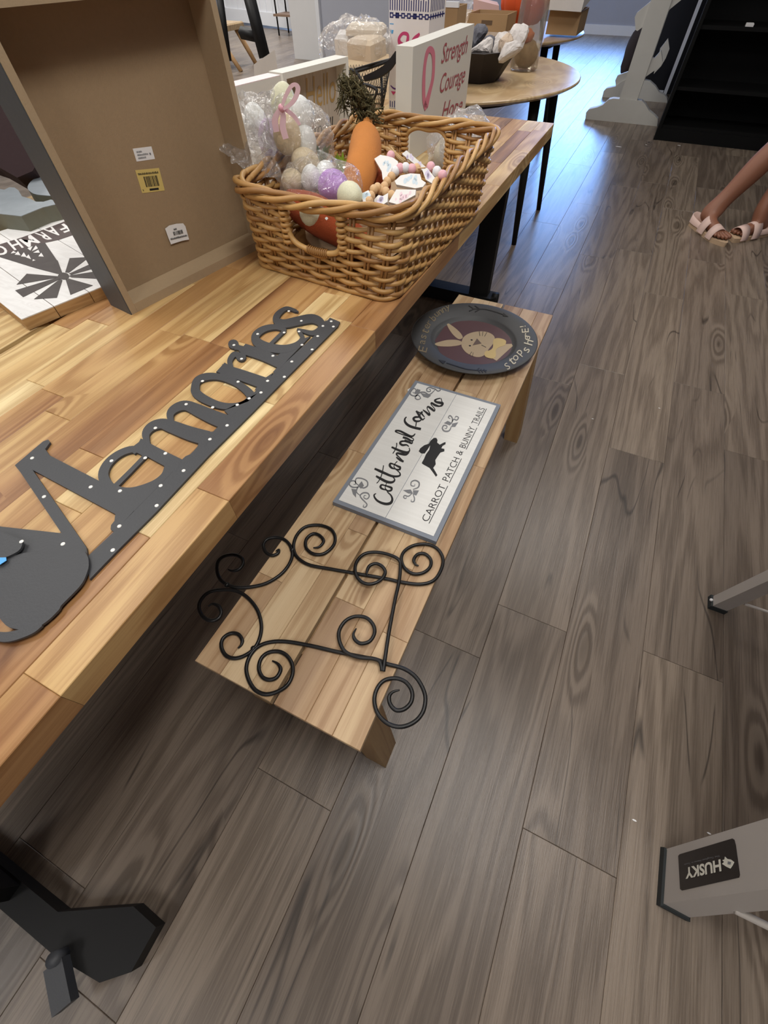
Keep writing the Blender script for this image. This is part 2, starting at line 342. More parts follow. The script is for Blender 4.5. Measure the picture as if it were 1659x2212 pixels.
M_GREYSIDE = mat('grey_painted_side', rgb(76, 78, 80), 0.45, bump=0.1, var=0.1)
M_WHITE = mat('white_paint', rgb(232, 231, 228), 0.6, bump=0.05, var=0.03)
M_PAPER = mat('white_paper', rgb(226, 224, 222), 0.6)
M_INK = mat('black_ink', rgb(26, 25, 26), 0.6)
M_GREYINK = mat('grey_ink', rgb(120, 121, 124), 0.6, var=0.15)
M_YELLOWL = mat('yellow_label', rgb(206, 182, 108), 0.6)
M_WALL = mat('grey_wall', rgb(166, 168, 178), 0.85, bump=0.06, bscale=150)
M_WHITEWALL = mat('white_wall', rgb(214, 213, 212), 0.8, bump=0.05)
M_TRIM = mat('white_trim', rgb(222, 223, 226), 0.5)
M_STANDW = mat('chalk_white_paint', rgb(190, 188, 182), 0.65, bump=0.08, var=0.05)
M_CREAM = mat('cream_ink', rgb(196, 188, 168), 0.7)

# ------------------------------------------------------------------ the room
W = 0.2177; X0 = -0.1330; PLEN = 1.41; FAR = 13.22
floor = MB().bb(-12, 5, -3.5, FAR + 0.3, -0.10, -0.012)
M_SUB = wood('grey_oak_subfloor', [(0.0, rgb(96, 86, 78)), (1.0, rgb(128, 116, 104))], grain=0.5, rough=0.42, along=(11, 1.15, 11), dark=(0.4, 0.36, 0.33), cracks=0.5)
fl = floor.obj('floor', M_SUB); tag(fl, kind='structure')
joint = {-3: 1.0, -2: 0.88, -1: -0.045, 0: 0.47, 1: 0.66, 2: 0.125, 3: 0.70, 4: 0.31, 5: 0.95, 6: 0.2}
def plank(x0, x1, y0, y1):
    MB().bev(x0 + .0003, x1 - .0003, y0 + .0003, y1 - .0003, -0.012, 0.0, 0.0010).obj('plank', M_FLOOR, fl)
for k in range(-9, 7):
    j = joint.get(k, random.random() * PLEN)
    y = j - PLEN * 3
    while y < FAR:
        y1 = min(y + PLEN, FAR)
        if y1 > -1.6 and not (k > 4 and y > 6.5): plank(X0 + k * W, X0 + (k + 1) * W, max(y, -2.2), y1)
        y += PLEN
for k in range(-37, -22):                    # seen far off between the table legs and the partition
    y = 6.0 + random.random() * 0.8
    while y < 12.2:
        plank(X0 + k * W, X0 + (k + 1) * W, y, min(y + PLEN, 12.4)); y += PLEN
ce = MB().bb(-12, 5, -3.5, FAR + 0.3, CEIL, CEIL + 0.1).obj('ceiling', M_WHITEWALL); tag(ce, kind='structure')
# far wall with a wide window whose sill stands above the part that shows
wf = MB(); gz0, gz1 = 0.80, 2.55
wf.bb(-12, 5, FAR, FAR + .15, 0, gz0).bb(-12, 5, FAR, FAR + .15, gz1, CEIL)
wf.bb(-12, -9.6, FAR, FAR + .15, gz0, gz1).bb(-6.8, -2.6, FAR, FAR + .15, gz0, gz1).bb(-0.75, 5, FAR, FAR + .15, gz0, gz1)
tag(wf.obj('wall_far', M_WALL), kind='structure')
bb_ = MB().bb(-12, 5, FAR - .018, FAR, 0, .13).obj('baseboard_far', M_TRIM); tag(bb_, kind='structure')
M_GLASS = film('window_glass', (0.95, 0.98, 1.0), 1.0, 0.0, 1)
for n, (a, b) in enumerate(((-2.6, -0.75), (-9.6, -6.8))):
    fr = MB()
    for x in (a + .03, (a + b) / 2, b - .03): fr.bb(x - .03, x + .03, FAR + .03, FAR + .11, gz0, gz1)
    for z in (gz0 + .03, gz1 - .03): fr.bb(a, b, FAR + .035, FAR + .105, z - .03, z + .03)
    wo = fr.obj('window_%d' % (n + 1), M_TRIM); tag(wo, kind='structure')
    for x, y in ((a, (a + b) / 2), ((a + b) / 2, b)):
        MB().bb(x + .06, y - .06, FAR + .065, FAR + .071, gz0 + .06, gz1 - .06).obj('pane', M_GLASS, wo)
tag(MB().bb(-12.15, -12, -3.5, FAR + .3, 0, CEIL).obj('wall_left', M_WHITEWALL), kind='structure')
tag(MB().bb(5, 5.15, -3.5, FAR + .3, 0, CEIL).obj('wall_right', M_WALL), kind='structure')
tag(MB().bb(-12, 5, -3.65, -3.5, 0, CEIL).obj('wall_back', M_WALL), kind='structure')
# white wall end and grey partition behind the tables
tag(MB().bb(-5.74, -5.22, 8.66, 8.86, 0, CEIL).obj('wall_end', M_WHITEWALL), kind='structure')
tag(MB().bb(-5.22, -3.2, 8.70, 8.82, 0, CEIL).obj('wall_partition', M_WALL), kind='structure')
tag(MB().bb(-5.26, -5.20, 8.655, 8.70, 0, CEIL).obj('trim_1', M_TRIM), kind='structure')
# ceiling light panels, including housings for the two added fill lamps
for i, (x, y) in enumerate(PANELS):
    t = thing('ceiling_and_fill_light', 'unseen white recessed ceiling light panel above the shop floor', 'light', (x, y, CEIL), 'ceiling light panels')
    fr = MB()
    for s in (-1, 1):
        fr.bb(x - .32, x + .32, y + s * .61 - .015, y + s * .61 + .015, CEIL - .02, CEIL).bb(x + s * .305 - .015, x + s * .305 + .015, y - .625, y + .625, CEIL - .02, CEIL)
    fr.obj('frame', M_TRIM, t)
    MB().bb(x - .29, x + .29, y - .595, y + .595, CEIL - .012, CEIL - .002).obj('diffuser', M_WHITE, t)

# ------------------------------------------------------------------ dining table of edge-glued staves
ZT = 0.76
def slab(root, x0, x1, y0, y1, z0, z1, rows, lo, hi, mat_, front=True, bev=.0009):
    wr = (x1 - x0) / rows
    ed = [x0 + wr * (i + (random.uniform(-.16, .16) if 0 < i < rows else 0)) for i in range(rows + 1)]
    for r in range(rows):
        y = y0 - random.random() * lo * .8
        while y < y1 - .02:
            l = random.uniform(lo, hi); a, b = max(y, y0), min(y + l, y1)
            if y1 - b < .07: b = y1; l = y1 - y
            if b - a > .02: MB().bev(ed[r] + .0002, ed[r + 1] - .0002, a + .0002, b - .0002, z0, z1, bev).obj('stave', mat_, root)
            y += l
TX0, TX1, TY0, TY1 = -1.068, -0.391, -0.76, 2.605
t = thing('dining_table', 'long wooden table with black trestle legs carrying the wicker basket', 'table', ((TX0 + TX1) / 2, 0.9, 0))
slab(t, TX0, TX1, TY0, TY1, .712, ZT, 11, .28, .56, M_TABLE)
def trestle(root, ym, near):
    if near:   # foot pad, its beam and a bracket, as the picture shows the near one
        pts = [P(*q, .05) for q in ((125, 1970), (288, 1958), (337, 2003), (283, 2100), (215, 2123))]
        y0 = P(125, 1970, .05).y; y1 = P(215, 2123, .05).y
        poly = [(p.x, p.y, .004) for p in pts] + [(-.52, y1 - .012, .004), (-1.02, y1 - .012, .004), (-1.09, (y0 + y1) / 2, .004), (-1.02, y0, .004)]
        MB().prism(poly, (0, 0, .046)).obj('foot', M_BLACK, root)
        MB().bb(-.80, -.68, y1 + .005, y0 - .005, .05, .712).obj('post', M_BLACK, root)
        c = P(135, 2125, .06); m = Matrix.Rotation(math.radians(-28), 4, 'Z').to_3x3()
        b = MB().box((c.x, c.y, .064), (.075, .034, .028), m)
        b.obj('levelling_bracket', M_CHAR, root)
        MB().tube([(c.x - .035, c.y + .025, .05), (c.x - .035, c.y + .025, .086)], .013, 12).obj('bolt', M_CHAR, root)
    else:
        MB().prism([(-1.0, 2.35, .004), (-.47, 2.35, .004), (-.445, 2.375, .004), (-.445, 2.44, .004), (-1.0, 2.44, .004)], (0, 0, .066)).obj('foot', M_BLACK, root)
        MB().bb(-.60, -.495, 2.368, 2.425, .07, .712).obj('post', M_BLACK, root)
        MB().bb(-.95, -.84, 2.368, 2.425, .07, .712).obj('post', M_BLACK, root)
        MB().tube([(-.455, 2.40, .0), (-.455, 2.40, .08)], .02, 12).obj('levelling_knob', M_BLACK, root)
    MB().bb(-1.0, -.46, ym - .03, ym + .03, .685, .711).obj('top_rail', M_BLACK, root)
trestle(t, -.50, True); trestle(t, 2.40, False)
t2 = thing('serving_table', 'second wooden table pushed against the far side of the first', 'table', (-1.45, 1.2, 0))
slab(t2, -1.80, -1.086, -.5, 2.72, .714, ZT - .001, 6, .5, .8, M_TABLE)
for x in (-1.70, -1.16):
    for y in (-.42, 2.62): MB().bb(x - .035, x + .035, y - .035, y + .035, 0, .714).obj('leg', M_BLACK, t2)

# ------------------------------------------------------------------ bench
HB = 0.474; BX0, BX1, BY0, BY1 = -0.4295, -0.0805, 0.0640, 1.5520
b_ = thing('bench', 'low wooden bench with splayed legs holding the rack, board and plate', 'bench', ((BX0 + BX1) / 2, (BY0 + BY1) / 2, 0))
bm_ = -.2565
slab(b_, BX0, bm_ - .0035, BY0, BY1, HB - .020, HB, 3, .22, .5, M_BENCH)
slab(b_, bm_ + .0035, BX1, BY0, BY1, HB - .020, HB, 3, .22, .5, M_BENCH)
for y0, y1 in ((.096, .160), (1.396, 1.462)):
    for s in (0, 1):
        if s: bt = [(-.106, y0), (-.050, y0), (-.050, y1), (-.106, y1)]; tp = [(-.160, y0), (-.092, y0), (-.092, y1), (-.160, y1)]
        else: bt = [(-.460, y0), (-.404, y0), (-.404, y1), (-.460, y1)]; tp = [(-.418, y0), (-.350, y0), (-.350, y1), (-.418, y1)]
        MB().hexa([(a, b, 0) for a, b in bt], [(a, b, HB - .0205) for a, b in tp]).obj('leg', M_BLEG, b_)
    MB().bb(-.345, -.165, (y0 + y1) / 2 - .012, (y0 + y1) / 2 + .012, .40, .4535).obj('cross_rail', M_BLEG, b_)
MB().bb(bm_ - .02, bm_ + .02, .165, 1.39, .41, .4535).obj('long_rail', M_BLEG, b_)

# ------------------------------------------------------------------ scrollwork rack on the bench
ck = crop(400, 1100, .36166); ZR = HB + .0042; RR = .0037
rack = thing('scroll_rack', 'black wrought iron scrollwork rack lying on the near end of the bench', 'rack', tuple(P(680, 1340, HB)))
def rod(pts, zf=None, r=RR, ends=(True, True)):
    q = smooth(pts, 5); out = []; rr = []; n = len(q)
    for i, p in enumerate(q):
        z = ZR + (zf(i / (n - 1)) if zf else 0)
        out.append(P(*ck(*p), z)); f = 1.0
        if ends[0]: f = min(f, .35 + i / 14)
        if ends[1]: f = min(f, .35 + (n - 1 - i) / 14)
        rr.append(r * f)
    MB().tube(out, rr, 10).obj('scroll_rod', M_IRON, rack)
rod([(765, 230), (800, 225), (827, 190), (800, 155), (760, 148), (722, 182), (725, 235), (770, 268), (830, 265), (882, 222), (896, 170), (870, 120), (800, 95), (720, 105), (670, 150), (648, 210), (656, 265), (690, 305), (750, 335), (870, 357), (1000, 380), (1200, 415), (1290, 435), (1400, 448), (1480, 428), (1525, 370), (1540, 300), (1510, 240), (1450, 210), (1370, 215), (1310, 250), (1291, 300), (1310, 350), (1360, 385), (1420, 380), (1463, 345), (1466, 300), (1430, 266), (1388, 270), (1366, 300), (1374, 328), (1395, 338)])
rod([(540, 250), (560, 242), (553, 264), (520, 276), (482, 257), (466, 215), (490, 180), (540, 168), (590, 180), (625, 215), (640, 270), (620, 330), (570, 390), (490, 440), (400, 463), (310, 468), (250, 450), (210, 420), (190, 370), (195, 315), (230, 282), (290, 272), (335, 290), (345, 325), (320, 360), (280, 368), (255, 358)])
rod([(138, 580), (165, 565), (200, 580), (215, 620), (195, 655), (150, 665), (105, 640), (82, 590), (95, 540), (140, 497), (210, 482), (300, 487), (370, 525), (430, 600), (455, 690), (445, 770), (410, 835), (350, 877), (290, 890), (240, 870), (216, 820), (226, 772), (270, 742), (315, 746), (340, 780), (335, 810), (315, 830)])
rod([(520, 905), (555, 925), (570, 960), (545, 1005), (500, 1018), (460, 1000), (440, 950), (455, 890), (500, 855), (560, 850), (610, 877), (640, 930), (640, 990), (610, 1050), (550, 1090), (480, 1105), (420, 1080), (380, 1020), (365, 950), (385, 880), (430, 825), (500, 795), (600, 790), (750, 815), (900, 850), (1060, 882), (1150, 900), (1200, 922), (1300, 950), (1370, 995), (1415, 1060), (1435, 1130), (1420, 1210), (1370, 1270), (1290, 1300), (1210, 1280), (1150, 1220), (1130, 1140), (1147, 1070), (1190, 1022), (1260, 1010), (1320, 1035), (1355, 1090), (1350, 1150), (1310, 1193), (1260, 1200), (1225, 1165), (1218, 1120), (1240, 1092), (1280, 1080)])
def lift(t):
    if t < .15: return .008
    return .008
rod([(1022, 712), (1005, 745), (1015, 780), (1050, 802), (1100, 790), (1130, 745), (1125, 695), (1085, 650), (1020, 640), (960, 665), (922, 720), (920, 780), (945, 838), (985, 868), (1050, 886), (1120, 892), (1160, 908), (1172, 940), (1175, 965)], lift, ends=(True, False))
rod([(1184, 968), (1190, 920), (1215, 750), (1250, 560), (1278, 430), (1285, 345), (1280, 308), (1245, 282), (1170, 260), (1100, 259), (1050, 281), (1018, 330), (1020, 390), (1055, 435), (1110, 447), (1165, 425), (1195, 382), (1180, 345), (1140, 325), (1100, 340), (1085, 378), (1090, 395)], lift, ends=(False, True))
for p in ((640, 243), (250, 452), (408, 832)):
    c = P(*ck(*p), ZR); MB().ball(c, (.0058, .0058, .0054), 10).obj('collar', M_IRON, rack)

# ------------------------------------------------------------------ painted board with the leaping rabbit
Z1 = HB + .014
A = P(942.5, 1170, Z1); B = P(1082, 874, Z1); D = P(719.5, 1082, Z1)
U = (B - A); V = (D - A); uu = U.normalized(); vv = Vector((0, 0, 1)).cross(uu)
LU, LV = U.length, abs(V.dot(vv))
def fs(x, y, z=0.0): return A + uu * x + vv * y + Vector((0, 0, z))
def inv(px, py):                             # picture point -> (x, y) on the face of the board
    p = P(px, py, Z1) - A; return p.dot(uu), p.dot(vv)
c6 = crop(700, 620, .3255)
def f6(x, y, z=.0006): u, v = inv(*c6(x, y)); return fs(u, v, z)
sg = thing('painted_sign', 'white plank sign with grey border, leaping black rabbit and brush lettering', 'sign', tuple(fs(LU / 2, LV / 2, -.014)))
MB().prism([fs(0, 0, -.0135), fs(LU, 0, -.0135), fs(LU, LV, -.0135), fs(0, LV, -.0135)], (0, 0, .0130)).obj('backing_board', mat('grey_blue_edge', rgb(124, 130, 140), .7, var=.15), sg)
M_WPL = wood('whitewashed_plank', [(0, rgb(214, 213, 208)), (1, rgb(226, 225, 221))], grain=.10, rough=.7, along=(1.6, 24, 24), dark=(.6, .58, .55), knots=.1, bump=.05)
e = .0105
for v0, v1 in ((e, LV * .49), (LV * .49 + .0012, LV - e)):
    MB().prism([fs(e, v0, -.0005), fs(LU - e, v0, -.0005), fs(LU - e, v1, -.0005), fs(e, v1, -.0005)], (0, 0, .0010)).obj('plank', M_WPL, sg)
UPV = (0, 0, .0004)
# brush-lettered first line, traced stroke by stroke
ln = MB(); c9 = crop(780, 840, .21254); k9 = [0]
def S(pts, wd):
    k9[0] += 1; z9 = .0006 + .00001 * k9[0]
    def f9(x, y): u, v = inv(*c9(x, y)); return fs(u, v, z9)
    stroke(ln, pts, [q_ * 1.1 for q_ in wd], f9, UPV, 6)
S([(152, 1066), (133, 1080), (138, 1106), (165, 1138), (210, 1162), (262, 1172), (302, 1160), (317, 1125), (304, 1085), (272, 1054), (262, 1032)], [7, 13, 16, 19, 22, 25, 25, 20, 14, 10, 7])                 # C
S([(262, 1032), (215, 1018), (197, 998), (210, 978), (240, 984), (290, 1000), (310, 1010), (304, 1034), (270, 1038), (246, 1012), (252, 980), (263, 948)], [8, 17, 20, 16, 12, 18, 20, 18, 14, 8, 7, 7])          # o
S([(152, 888), (200, 916), (260, 946), (308, 953), (337, 938), (338, 915), (305, 885)], [17, 23, 25, 22, 16, 10, 7])                                                                                       # t
S([(137, 813), (190, 837), (250, 864), (310, 888), (362, 892), (394, 882), (394, 858), (368, 832), (345, 816)], [17, 23, 23, 21, 18, 15, 11, 9, 7])                                                        # t
S([(228, 780), (222, 820), (205, 888), (180, 938), (158, 962)], [9, 9, 9, 8, 7])
S([(345, 816), (312, 806), (292, 782), (300, 762), (330, 768), (376, 790), (396, 800), (390, 822), (358, 820), (336, 798), (340, 770), (368, 738)], [8, 18, 22, 18, 12, 18, 20, 18, 12, 8, 7, 8])                # o
S([(358, 696), (395, 725), (432, 742)], [12, 20, 18]); S([(432, 740), (395, 704), (362, 672), (368, 656), (410, 664), (455, 670), (488, 648)], [7, 9, 14, 18, 22, 20, 9])                                       # n
S([(310, 594), (360, 617), (420, 640), (468, 647), (493, 630), (488, 602)], [16, 20, 22, 18, 12, 8]); S([(362, 552), (361, 582), (345, 625), (322, 660)], [10, 9, 9, 8])                                   # t
S([(474, 548), (438, 534), (404, 540), (398, 558), (422, 574), (462, 572), (486, 590)], [8, 14, 18, 20, 20, 14, 8]); S([(440, 524), (482, 542), (514, 556), (524, 538)], [18, 20, 15, 8])                  # a
S([(424, 494), (470, 508), (508, 530), (532, 524), (530, 506)], [19, 19, 16, 10, 7])                                                                                                                       # i
S([(530, 508), (486, 488), (430, 470), (378, 450), (350, 436), (358, 426), (398, 432), (452, 460), (500, 484), (530, 480), (550, 458)], [7, 9, 9, 10, 12, 14, 17, 20, 20, 14, 9])                                # l
S([(462, 288), (446, 306), (446, 336), (476, 370), (530, 394), (608, 411)], [9, 14, 20, 23, 23, 22]); S([(562, 326), (560, 355), (555, 384)], [9, 9, 9])                                                   # F
S([(572, 234), (600, 250), (590, 286), (552, 290), (532, 306), (552, 330), (592, 330), (612, 316)], [8, 10, 14, 19, 20, 19, 14, 8]); S([(560, 226), (580, 256), (602, 296), (626, 316), (648, 298)], [16, 19, 20, 13, 7])   # a
S([(645, 290), (622, 262), (612, 244), (628, 236)], [8, 14, 18, 10])                                                                                                                                       # r
S([(628, 216), (660, 240), (692, 266), (694, 246), (672, 204), (680, 184), (715, 206), (742, 226), (748, 206), (714, 164), (716, 146), (752, 168), (792, 180)], [9, 17, 21, 10, 8, 15, 21, 16, 8, 8, 15, 21, 14])     # m
S([(806, 98), (772, 106), (750, 120), (764, 136), (802, 144), (828, 150), (818, 172), (790, 180)], [8, 12, 17, 19, 23, 22, 18, 11]); S([(812, 98), (822, 130), (828, 150)], [7, 7, 8])                     # s
ln.obj('brush_lettering', M_INK, sg)
# second line in capitals with its rule
ln = MB()
u0, v0 = inv(*c6(700, 1566)); u1, v1 = inv(*c6(1078, 812)); h0 = inv(*c6(645, 1540))[1] - v0
dl = math.hypot(u1 - u0, v1 - v0); ex = Vector((u1 - u0, v1 - v0)) / dl; ey = Vector((-ex.y, ex.x))
def f7(x, y): return fs(u0 + ex.x * x + ey.x * y, v0 + ex.y * x + ey.y * y, .0008)
words = [('CARROT', 0, .275), ('PATCH', .31, .507), ('&', .535, .572), ('BUNNY', .60, .80), ('TRAILS', .83, 1.0)]
for wd, a, b in words: put_text(ln, wd, f7, a * dl, b * dl, .004, abs(h0) * .98, bold=-.004)
for wd, a, b in words:
    if wd != '&': stroke(ln, [((a - .005) * dl, .0005), ((b + .004) * dl, .0005)], .0016, f7, UPV, 1)
ln.obj('capital_lettering', M_INK, sg)
rb = MB()
rb.prism([f6(*p) for p in ((728, 1003), (745, 1003), (753, 1018), (750, 1034), (768, 1048), (790, 1036), (806, 1030), (806, 1044), (786, 1056), (778, 1072), (798, 1076), (798, 1092), (772, 1100), (756, 1122), (738, 1150), (741, 1178), (724, 1202), (740, 1228), (752, 1250), (742, 1260), (718, 1226), (700, 1202), (682, 1192), (660, 1180), (648, 1170), (654, 1158), (664, 1140), (676, 1112), (698, 1082), (704, 1052), (690, 1075), (668, 1106), (645, 1106), (628, 1092), (638, 1072), (664, 1052), (694, 1042), (706, 1022))], UPV)
rb.obj('rabbit_silhouette', M_INK, sg)
def flourish(strokes, leaves):
    g = MB()
    for p, wd in strokes: stroke(g, p, wd, f6, UPV, 5)
    for q in leaves: g.prism([f6(*p, .0008) for p in q], UPV)
    g.obj('flourish', M_GREYINK, sg)
flourish([([(768, 668), (772, 685), (755, 692), (740, 680), (722, 675), (700, 668), (682, 678), (685, 694), (705, 694), (705, 682), (695, 682)], [3, 7, 8, 7, 8, 8, 8, 7, 6, 5, 3]),
          ([(740, 680), (700, 715), (665, 700), (630, 705), (605, 735), (620, 748), (640, 740), (625, 720), (600, 725), (575, 715), (575, 690), (600, 675), (610, 690), (598, 705), (588, 698)], [4, 8, 9, 9, 8, 7, 6, 7, 8, 8, 7, 6, 6, 5, 3])],
         [[(640, 705), (675, 712), (710, 722), (690, 738), (660, 730)], [(600, 715), (615, 678), (640, 685), (632, 705)]])
flourish([([(265, 1445), (260, 1460), (275, 1462), (285, 1445), (270, 1425), (250, 1405), (240, 1385), (260, 1368), (290, 1370), (300, 1390), (285, 1408), (265, 1400), (268, 1385), (280, 1386)], [3, 6, 8, 8, 8, 8, 8, 9, 9, 8, 7, 6, 5, 3]),
          ([(240, 1385), (215, 1360), (230, 1325), (262, 1335), (288, 1320), (285, 1290), (250, 1272), (215, 1272), (210, 1300), (232, 1318)], [4, 8, 9, 9, 9, 8, 8, 8, 7, 4]),
          ([(225, 1330), (190, 1330), (168, 1312), (178, 1290), (205, 1290), (210, 1308), (195, 1312)], [7, 9, 9, 8, 7, 6, 3])],
         [[(182, 1340), (215, 1345), (212, 1398), (192, 1375)], [(225, 1320), (250, 1290), (265, 1320), (245, 1340)]])
flourish([([(845, 905), (860, 880), (880, 885), (892, 868), (875, 860), (868, 872)], [5, 8, 8, 7, 6, 3]), ([(850, 900), (850, 870), (835, 855), (825, 868), (838, 876)], [5, 8, 8, 6, 3]),
          ([(845, 925), (830, 955), (800, 958), (785, 940), (795, 920), (815, 925), (810, 942), (800, 938)], [5, 9, 10, 9, 8, 7, 5, 3])],
         [[(795, 905), (820, 890), (850, 905), (835, 920)], [(850, 908), (890, 900), (870, 930), (845, 930)]])
flourish([([(585, 1370), (560, 1390), (535, 1385), (528, 1398), (542, 1405), (548, 1395)], [5, 8, 8, 7, 6, 3]), ([(590, 1375), (600, 1405), (595, 1425), (578, 1425), (580, 1412)], [5, 8, 8, 6, 3]),
          ([(590, 1345), (625, 1330), (630, 1300), (605, 1285), (580, 1295), (578, 1318), (600, 1322), (602, 1308)], [5, 9, 10, 9, 8, 7, 5, 3])],
         [[(525, 1350), (575, 1345), (590, 1372), (560, 1372)], [(590, 1350), (630, 1352), (612, 1385), (592, 1378)]])
MB().quad(P(880, 842, HB + .001), P(889, 836, HB + .001), P(891, 843, HB + .001), P(884, 850, HB + .001)).obj('price_tag', M_PAPER, sg)

# ------------------------------------------------------------------ charger plate
PC = Vector((-.283, 1.268, HB)); PR = .201
pl = thing('charger_plate', 'round charcoal charger plate with rabbit picture at the far bench end', 'plate', tuple(PC))
pr = [(0.001, .002), (.120, .002), (.133, .005), (.176, .020), (PR, .026), (PR + .001, .0285), (PR - .002, .030), (.174, .0245), (.1415, .019), (.1365, .016), (.130, .0075), (.121, .006), (.0005, .006)]
M_PLATE = mat('charcoal_plate', rgb(64, 64, 65), .58, bump=.05, bscale=200, var=.06)
MB().lathe(pr, PC, 72).obj('dish', M_PLATE, pl)
def fpl(px, py, z):  p = P(px, py, HB + z); return p
c6p = lambda x, y: c6(x, y)
FZ = .0064
def poly6(name, pts, m, z=FZ, sub=0): return MB().prism([P(*c6(*p), HB + z) for p in pts], (0, 0, .0005)).obj(name, m, pl)
M_MAR = mat('maroon_print', rgb(84, 58, 62), .55); M_BEI = mat('beige_print', rgb(172, 152, 124), .6, var=.08); M_BOW = mat('straw_print', rgb(190, 166, 112), .6, var=.12)
oc = [(735, 355), (800, 262), (900, 222), (1040, 220), (1180, 270), (1262, 352), (1240, 450), (1140, 508), (990, 517), (860, 495), (770, 440)]
poly6('print_ground', oc, M_MAR)
poly6('rabbit_head', smooth([(912, 375), (925, 335), (965, 308), (1030, 295), (1090, 302), (1130, 330), (1125, 370), (1095, 410), (1060, 455), (1010, 465), (950, 440), (918, 405)], 4, True), M_BEI, FZ + .0005)
poly6('rabbit_ear', smooth([(918, 340), (890, 345), (850, 310), (820, 262), (818, 240), (850, 258), (890, 290), (915, 320)], 4, True), M_BEI, FZ + .0005)
poly6('rabbit_ear', smooth([(915, 365), (880, 352), (820, 352), (765, 365), (735, 378), (760, 392), (830, 395), (890, 388), (918, 378)], 4, True), M_BEI, FZ + .0005)
poly6('rabbit_body', [(1100, 425), (1150, 380), (1245, 378), (1252, 392), (1145, 490), (1110, 470)], M_BEI, FZ + .0005)
poly6('bow', smooth([(1120, 400), (1125, 350), (1160, 340), (1205, 355), (1200, 385), (1160, 400), (1140, 420), (1140, 455), (1120, 475), (1070, 462), (1068, 430), (1100, 420)], 4, True), M_BOW, FZ + .001)
poly6('rabbit_nose', [(985, 388), (1015, 342), (1045, 375)], mat('brown_print', rgb(98, 80, 70), .6), FZ + .001)
for p in ((980, 352), (968, 390)): MB().lathe([(.0036, 0), (.0036, .0005)], P(*c6(*p), HB + FZ + .001), 12).obj('rabbit_eye', M_INK, pl)
wk = MB()
for a, b in (((1035, 325), (1030, 295)), ((1050, 325), (1055, 296)), ((1065, 328), (1080, 302)), ((980, 430), (965, 452)), ((990, 435), (985, 460)), ((1045, 385), (1075, 400))):
    stroke(wk, [a, b], 3, lambda x, y: P(*c6(x, y), HB + FZ + .0012), (0, 0, .0003), 1)
wk.obj('whiskers', M_INK, pl)
def rimz(r): return .0245 + (r - .174) / (.199 - .174) * .0055 if r > .174 else .019 + (r - .1415) / (.0325) * .0055
def fr(x, y):                                # picture point -> upper face of the rim
    p = P(*c6(x, y), HB + .024); r = math.hypot(p.x - PC.x, p.y - PC.y); 
    for _ in range(4):
        p = P(*c6(x, y), HB + rimz(min(max(r, .1415), .199)) + .0009); r = math.hypot(p.x - PC.x, p.y - PC.y)
    return p
for sh_, bars_, tip in (([(985, 145), (1030, 146), (1080, 150), (1140, 166), (1195, 185)], [[(960, 122), (995, 146)], [(962, 160), (995, 146)], [(1000, 124), (1035, 147)], [(1002, 165), (1035, 147)]], ((1190, 172), (1222, 197), (1185, 192))),
                        ([(812, 503), (880, 525), (950, 545), (1020, 552), (1080, 553)], [[(1018, 545), (1035, 570)], [(1040, 545), (1055, 570)], [(1060, 545), (1075, 568)], [(1012, 552), (1030, 538)]], ((760, 483), (808, 492), (790, 512)))):
    ar = MB(); stroke(ar, sh_, [5] * 5, fr, (0, 0, .0004), 4)
    for p in bars_: stroke(ar, p, 6, fr, (0, 0, .0005), 1)
    ar.prism([fr(*p) for p in tip], (0, 0, .0006)); tag(ar.obj('painted_arrow', M_INK, pl), kind='stuff')
def arc_text(name, chars, m, size=26):
    g = MB()
    for ch, cx, cy, ang, s in chars:         # glyph centre in the picture crop, direction of its base line, size in crop pixels
        vs, fs_ = text_mesh(ch)
        xs = [v[0] for v in vs]; ys = [v[1] for v in vs]; mx = (min(xs) + max(xs)) / 2; my = (min(ys) + max(ys)) / 2; hh = max(ys) - min(ys)
        ca, sa = math.cos(ang), math.sin(ang); k = s / max(hh, .3)
        g.add([fr(cx + ((v[0] - mx) * ca + (v[1] - my) * sa) * k, cy + ((v[0] - mx) * sa - (v[1] - my) * ca) * k) for v in vs], fs_)
    g.obj(name, m, pl)
D_ = math.radians
arc_text('rim_lettering', [('E', 655, 412, D_(-75), 58), ('a', 655, 365, D_(-78), 34), ('s', 662, 330, D_(-72), 36), ('t', 672, 292, D_(-65), 48), ('e', 684, 262, D_(-60), 32), ('r', 700, 238, D_(-55), 32),
                           ('b', 722, 205, D_(-48), 46), ('u', 748, 182, D_(-40), 30), ('n', 772, 166, D_(-34), 30), ('n', 796, 152, D_(-28), 30), ('y', 824, 142, D_(-22), 40)], mat('shaded_cream_ink', rgb(120, 106, 82), .6))  # cream ink darkened to paint the table's shade into these letters
arc_text('rim_lettering', [('S', 1216, 525, D_(-36), 46), ('t', 1248, 492, D_(-40), 52), ('o', 1272, 470, D_(-46), 36), ('p', 1305, 438, D_(-52), 50), ('s', 1345, 418, D_(-60), 40),
                           ('h', 1358, 366, D_(-74), 58), ('e', 1350, 338, D_(-78), 34), ('r', 1348, 318, D_(-82), 32), ('E', 1335, 288, D_(-95), 46), ('!', 1318, 262, D_(-100), 40)], M_CREAM)

